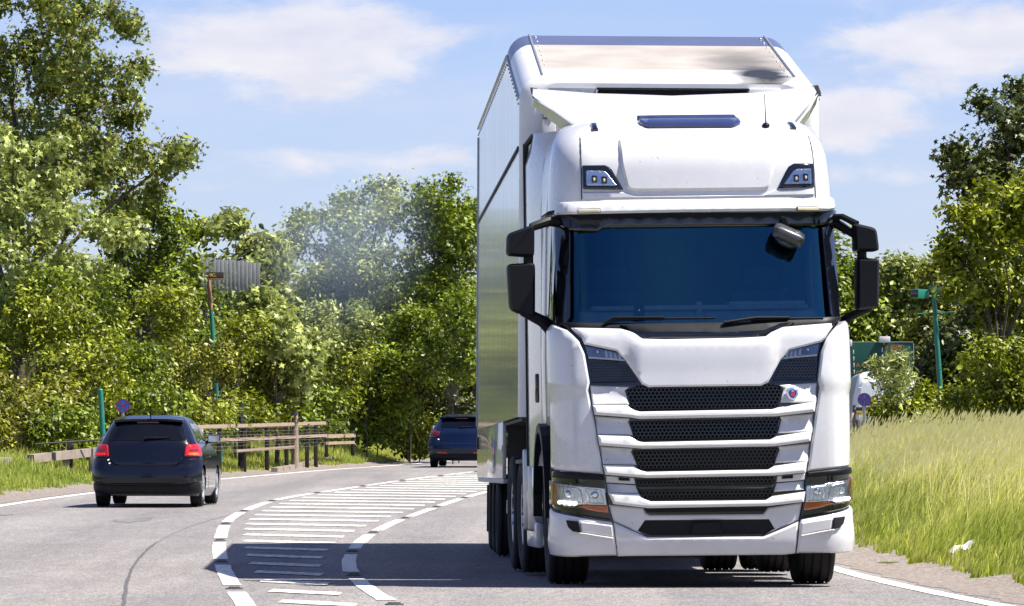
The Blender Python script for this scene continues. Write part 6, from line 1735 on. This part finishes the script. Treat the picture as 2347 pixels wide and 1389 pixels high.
# right
plant('dark_maple_tree', fill([(2290, 210), (2347, 195), (2450, 180), (2450, 800), (2200, 820), (2190, 700), (2210, 600), (2230, 430), (2190, 420), (2170, 380), (2190, 345), (2230, 320), (2215, 280), (2240, 250)], 55, 28, 55, 9),
      114, LM['dark'], 'tall dark-leaved maple at the right edge of the view', 'tree', TG, dens=14, size=0.12, shape='star', twig=0.2, per=12, trunk=0.22, base_px=2330, seed=61, limbs=True, sub=2, jd=2.0)
plant('hornbeam_tree', fill([(2230, 430), (2260, 410), (2300, 440), (2347, 420), (2400, 430), (2400, 720), (2290, 740), (2210, 720), (2165, 640), (2160, 540), (2190, 490)], 36, 24, 48, 10),
      106, LM['yel'], 'sunlit yellow-green tree in front of the dark maple, right edge', 'tree', TG, dens=17, size=0.075, shape='oval', twig=0.18, per=14, trunk=0.1, base_px=2290, seed=62, sub=2, jd=1.5, limbs=False)
plant('distant_tree', [(1945, 640, 45, 45), (1960, 700, 60, 60), (1930, 760, 60, 50), (1900, 680, 50, 70)], 186, LM['mid'], 'distant tree immediately right of the lorry mirror', 'tree', TG, dens=10, size=0.12, shape='oval', twig=0.26, seed=63, limbs=False)
plant('distant_tree', [(2075, 635, 65, 42), (2040, 680, 80, 55), (2100, 690, 70, 55), (2060, 750, 90, 50), (2000, 740, 60, 50)], 190, LM['grey'], 'distant pale tree behind the camera pole', 'tree', TG, dens=10, size=0.13, shape='oval', twig=0.28, seed=64, limbs=False)
plant('distant_tree', [(2140, 650, 40, 50), (2150, 720, 60, 60), (2170, 800, 60, 60), (2120, 800, 50, 50)], 182, LM['olive'], 'distant tree right of the camera pole, before the dark maple', 'tree', TG, dens=11, size=0.11, shape='oval', twig=0.24, seed=65, limbs=False)
plant('roadside_bush', [(2270, 880, 80, 70), (2340, 860, 80, 75), (2210, 920, 50, 45), (2250, 820, 45, 35), (2310, 820, 40, 40), (2400, 880, 80, 90)], 97, LM['yel'], 'broad yellow-green bush at the right edge behind the long grass', 'bush', SG, dens=19, size=0.055, shape='oval', twig=0.16, per=16, trunk=0.05, seed=66)
plant('roadside_bush', [(2050, 940, 55, 32), (2115, 925, 50, 42), (2160, 945, 50, 35), (2090, 955, 60, 28)], 104, LM['yel'], 'low bush at the foot of the camera pole', 'bush', SG, dens=20, size=0.06, shape='oval', twig=0.15, per=14, trunk=0.04, seed=67)
plant('ash_sapling', [(2040, 842, 34, 26), (2012, 862, 24, 20), (2072, 858, 26, 20), (2030, 880, 34, 22), (2055, 895, 20, 20), (2060, 820, 14, 14), (2008, 840, 14, 14)], 103, LM['grey'], 'feathery pale sapling in front of the white van', 'sapling', SG, dens=16, size=0.09, shape='long', twig=0.12, per=11, trunk=0.03, base_px=2045, seed=68, hollow=0.1, sub=2)
plant('dark_hedge', [(2200, 800, 70, 80), (2280, 790, 90, 60), (2160, 860, 50, 60), (2360, 780, 80, 60)], 118, LM['dark'], 'shady dark undergrowth below the dark maple, right', 'hedge', SG, dens=16, size=0.08, shape='oval', twig=0.2, per=14, trunk=0.08, seed=69, limbs=False)
# tall trees beside the near road, out of the frame, mirrored in the windscreen sides
for i, (x, y, h) in enumerate(((-11.5, 29, 12.5), (-12.5, 24, 10.5), (14.5, 25, 13.0), (15.5, 31, 11.0))):
    rng = np.random.default_rng(900 + i)
    g0 = zg(x, y); rt = empty('poplar_tree', (x, y, g0), label='%s, mirrored in the lorry windscreen' % ('taller dark poplar left of the road', 'shorter dark poplar left of the road', 'taller dark poplar right of the road', 'shorter dark poplar right of the road')[i], cat='tree', group='poplars beside the near road')
    cl = [(np.array([rng.normal() * 0.3, rng.normal() * 0.3, h * t]), np.array([1.5, 1.5, 1.6]) * (1.15 - 0.85 * t)) for t in np.linspace(0.12, 0.97, 12)]
    pos, nr, tn = crown_points(cl, 9, rng, 0.22, 9, 0.5)
    V, T, k = leaf_cloud(pos, nr, 0.13 * rng.uniform(.6, 1.2, len(pos)), 'diamond', rng)
    np_mesh('crown', V, T, np.repeat(tn, k), LM['dark'], rt)
    MB().tube([(0, 0, -0.2), (0, 0, h * 0.9)], [0.22, 0.05], 8).build('trunk', BARK, rt, 60)
# far wood closing the view
def far_wood():
    rng = np.random.default_rng(5); cl = []
    for px in range(-150, 1250, 70):
        for py in (720, 840, 960):
            c = P(px + rng.uniform(-20, 20), py + rng.uniform(-20, 20) + (60 if 430 < px < 680 and py < 800 else 0), 178 + rng.uniform(-4, 4)); cl.append((np.array(c), np.array([1.3, 1.2, 1.3])))
    for px in range(1880, 2500, 70):
        for py in (790, 880, 960):
            c = P(px, py + rng.uniform(-15, 15), 200 + rng.uniform(-4, 4)); cl.append((np.array(c), np.array([1.4, 1.2, 1.3])))
    for px in list(range(-900, -180, 95)) + list(range(1190, 1880, 95)) + list(range(2520, 3300, 95)):
        for py in (620, 730, 840, 950):
            c = P(px + rng.uniform(-25, 25), py + rng.uniform(-25, 25), 192 + rng.uniform(-6, 6)); cl.append((np.array(c), np.array([1.6, 1.4, 1.5])))
    pos, nr, tn = crown_points(cl, 7, rng, 0.3, 12, 0.5)
    V, T, k = leaf_cloud(pos, nr, 0.16 * rng.uniform(.6, 1.2, len(pos)), 'diamond', rng)
    tag(np_mesh('far_woodland', V, T, np.repeat(tn, k), LM['mid']), 'far woodland closing the view behind the hedge and trees', 'woodland', kind='stuff')
far_wood()

if False: print('tris', sum(len(o.data.polygons) for o in bpy.data.objects if o.type == 'MESH'))
# grass
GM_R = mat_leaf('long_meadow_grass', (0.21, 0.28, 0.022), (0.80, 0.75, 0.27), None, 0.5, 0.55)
GM_S = mat_leaf('ripe_grass_heads', (0.78, 0.68, 0.26), (0.98, 0.88, 0.44), None, 0.5, 0.6)
GM_L = mat_leaf('verge_grass', (0.17, 0.25, 0.03), (0.55, 0.56, 0.14), None, 0.45, 0.55)
def blades(name, xs, ys, h, wid, tint, mat, label, lean=(0.25, 0.1), parent=None):
    n = len(xs); rng = RNG
    zb = np.array([zg(a, b) for a, b in zip(xs, ys)])
    base = np.stack([xs, ys, zb - 0.02], 1)
    az = rng.uniform(0, math.pi, n)
    side = np.stack([np.cos(az), np.sin(az), np.zeros(n)], 1) * wid[:, None]
    ln = np.stack([rng.normal(lean[0], 0.28, n), rng.normal(lean[1], 0.25, n), np.zeros(n)], 1) * h[:, None]
    up = np.array([0, 0, 1.0])
    p1 = base + ln * 0.22 + up * h[:, None] * 0.55; p2 = base + ln * 0.75 + up * h[:, None] * 0.97
    V = np.stack([base - side, base + side, p1 - side * 0.8, p1 + side * 0.8, p2], 1).reshape(-1, 3)
    T = (np.array([[0, 1, 3], [0, 3, 2], [2, 3, 4]])[None] + (np.arange(n) * 5)[:, None, None]).reshape(-1, 3)
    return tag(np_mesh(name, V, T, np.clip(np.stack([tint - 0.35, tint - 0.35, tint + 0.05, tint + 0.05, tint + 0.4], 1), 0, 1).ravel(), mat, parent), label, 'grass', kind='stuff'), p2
def field(n, y0, y1, sidef, u0, u1, pw=1.0):
    ys = RNG.uniform(y0, y1, n); u = u0 + (u1 - u0) * RNG.random(n) ** pw
    return ys, u
def noise2(x, y, k):
    return 0.5 + 0.25 * np.sin(x * 1.7 * k + 2 * np.sin(y * 0.31 * k)) + 0.25 * np.sin(y * 0.55 * k + 1.3 * np.sin(x * 0.9 * k))
n = 120000
ys = 36 + (104 - 36) * RNG.random(n); u = 8.5 * RNG.random(n) ** 1.25
er = np.array([EDGE_R(v) for v in np.linspace(30, 110, 400)]); xs = np.interp(ys, np.linspace(30, 110, 400), er) + 0.9 + u
edge_w = np.array([wr(v) for v in ys]); xs = xs + edge_w
keep = (xs / ys) < 0.118; keep &= (xs / ys) > 0.045
xs, ys, u = xs[keep], ys[keep], u[keep]
hh = (0.12 + 0.42 * np.clip(u / 1.6, 0, 1)) * RNG.uniform(0.6, 1.25, len(xs)) * (0.75 + 0.5 * noise2(xs, ys, 1.0))
tint = np.clip(0.15 + 0.5 * np.clip((u - 0.4) / 2.5, 0, 1) + RNG.normal(0, 0.18, len(xs)) + 0.3 * (noise2(xs, ys, 1.6) - 0.5), 0, 1)
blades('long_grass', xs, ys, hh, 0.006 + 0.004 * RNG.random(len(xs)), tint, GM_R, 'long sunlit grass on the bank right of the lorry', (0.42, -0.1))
n = 16000
ys = 46 + (104 - 46) * RNG.random(n); u = 0.9 + 7.5 * RNG.random(n); xs = np.interp(ys, np.linspace(30, 110, 400), er) + 1.0 + u
keep = ((xs / ys) < 0.118) & ((xs / ys) > 0.045); xs, ys = xs[keep], ys[keep]
hh = RNG.uniform(0.5, 0.85, len(xs)) * (0.8 + 0.4 * noise2(xs, ys, 0.8))
st_, tips = blades('grass_stalks', xs, ys, hh, np.full(len(xs), 0.004), RNG.random(len(xs)), GM_S, 'pale ripe grass stalks with seed heads rising above the long grass, right', (0.40, -0.05))
nr = np.stack([RNG.normal(0, .5, len(tips)), np.full(len(tips), -1.0), RNG.normal(0, .3, len(tips))], 1)
hv = []
a = np.stack([np.full(len(tips), 0.35), np.zeros(len(tips)), np.ones(len(tips))], 1) * 0.07
sd_ = np.stack([np.full(len(tips), 0.011), np.zeros(len(tips)), np.zeros(len(tips))], 1)
V = np.stack([tips - a * 0.6, tips - sd_, tips + a, tips + sd_], 1).reshape(-1, 3)
T = (np.array([[0, 1, 2], [0, 2, 3]])[None] + (np.arange(len(tips)) * 4)[:, None, None]).reshape(-1, 3)
np_mesh('seed_heads', V, T, np.repeat(RNG.random(len(tips)), 4), GM_S, st_)
# left verge
n = 110000
ys = 66 + (172 - 66) * RNG.random(n); u = 5.0 * RNG.random(n)
el = np.array([EDGE_L(v) for v in np.linspace(60, 180, 400)]); xs = np.interp(ys, np.linspace(60, 180, 400), el) - 1.12 - u + np.array([wl(v) for v in ys])
keep = (xs / ys) > -0.108; xs, ys, u = xs[keep], ys[keep], u[keep]
hh = (0.07 + 0.17 * np.clip(u / 1.3, 0, 1)) * (1 + 0.35 * np.clip((ys - 104) / 12, 0, 1)) * RNG.uniform(0.5, 1.4, len(xs)) * (0.7 + 0.7 * noise2(xs, ys, 1.3))
tint = np.clip(0.2 + 0.75 * noise2(xs, ys, 0.9) * RNG.random(len(xs)) + 0.2 * np.clip((ys - 100) / 40, 0, 1), 0, 1)
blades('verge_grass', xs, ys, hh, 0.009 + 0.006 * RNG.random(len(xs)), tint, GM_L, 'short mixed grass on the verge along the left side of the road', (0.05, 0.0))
# bluish exhaust smoke drifting in front of the middle tree
def smoke():
    c = P(790, 545, 148); m = bpy.data.materials.new('thin_blue_smoke'); m.use_nodes = True; nt = m.node_tree; nt.nodes.clear(); N = nt.nodes.new; L = nt.links.new
    out = N('ShaderNodeOutputMaterial'); pv = N('ShaderNodeVolumePrincipled'); pv.inputs['Color'].default_value = (0.62, 0.76, 1.0, 1); pv.inputs['Anisotropy'].default_value = 0.0
    tc = N('ShaderNodeTexCoord'); ln = N('ShaderNodeVectorMath'); ln.operation = 'LENGTH'; L(tc.outputs['Object'], ln.inputs[0])
    n = N('ShaderNodeTexNoise'); n.inputs['Scale'].default_value = 1.7; n.inputs['Detail'].default_value = 3; L(tc.outputs['Object'], n.inputs['Vector'])
    mr = N('ShaderNodeMapRange'); mr.interpolation_type = 'SMOOTHSTEP'; L(ln.outputs['Value'], mr.inputs['Value']); mr.inputs['From Min'].default_value = 0.05; mr.inputs['From Max'].default_value = 0.98; mr.inputs['To Min'].default_value = 1; mr.inputs['To Max'].default_value = 0
    mu = N('ShaderNodeMath'); mu.operation = 'MULTIPLY'; L(mr.outputs[0], mu.inputs[0]); L(n.outputs['Fac'], mu.inputs[1])
    m2 = N('ShaderNodeMath'); m2.operation = 'MULTIPLY'; L(mu.outputs[0], m2.inputs[0]); m2.inputs[1].default_value = 0.30; L(m2.outputs[0], pv.inputs['Density'])
    L(pv.outputs[0], out.inputs['Volume'])
    o = MB().sphere((0, 0, 0), (1, 1, 1), None, 24, 14).build('smoke', m, None, 60)
    o.location = c; o.scale = (3.0, 2.0, 3.6); o.rotation_euler = (0, math.radians(35), 0)
    tag(o, 'thin blue smoke drifting in front of the middle trees', 'smoke', kind='stuff')
smoke()
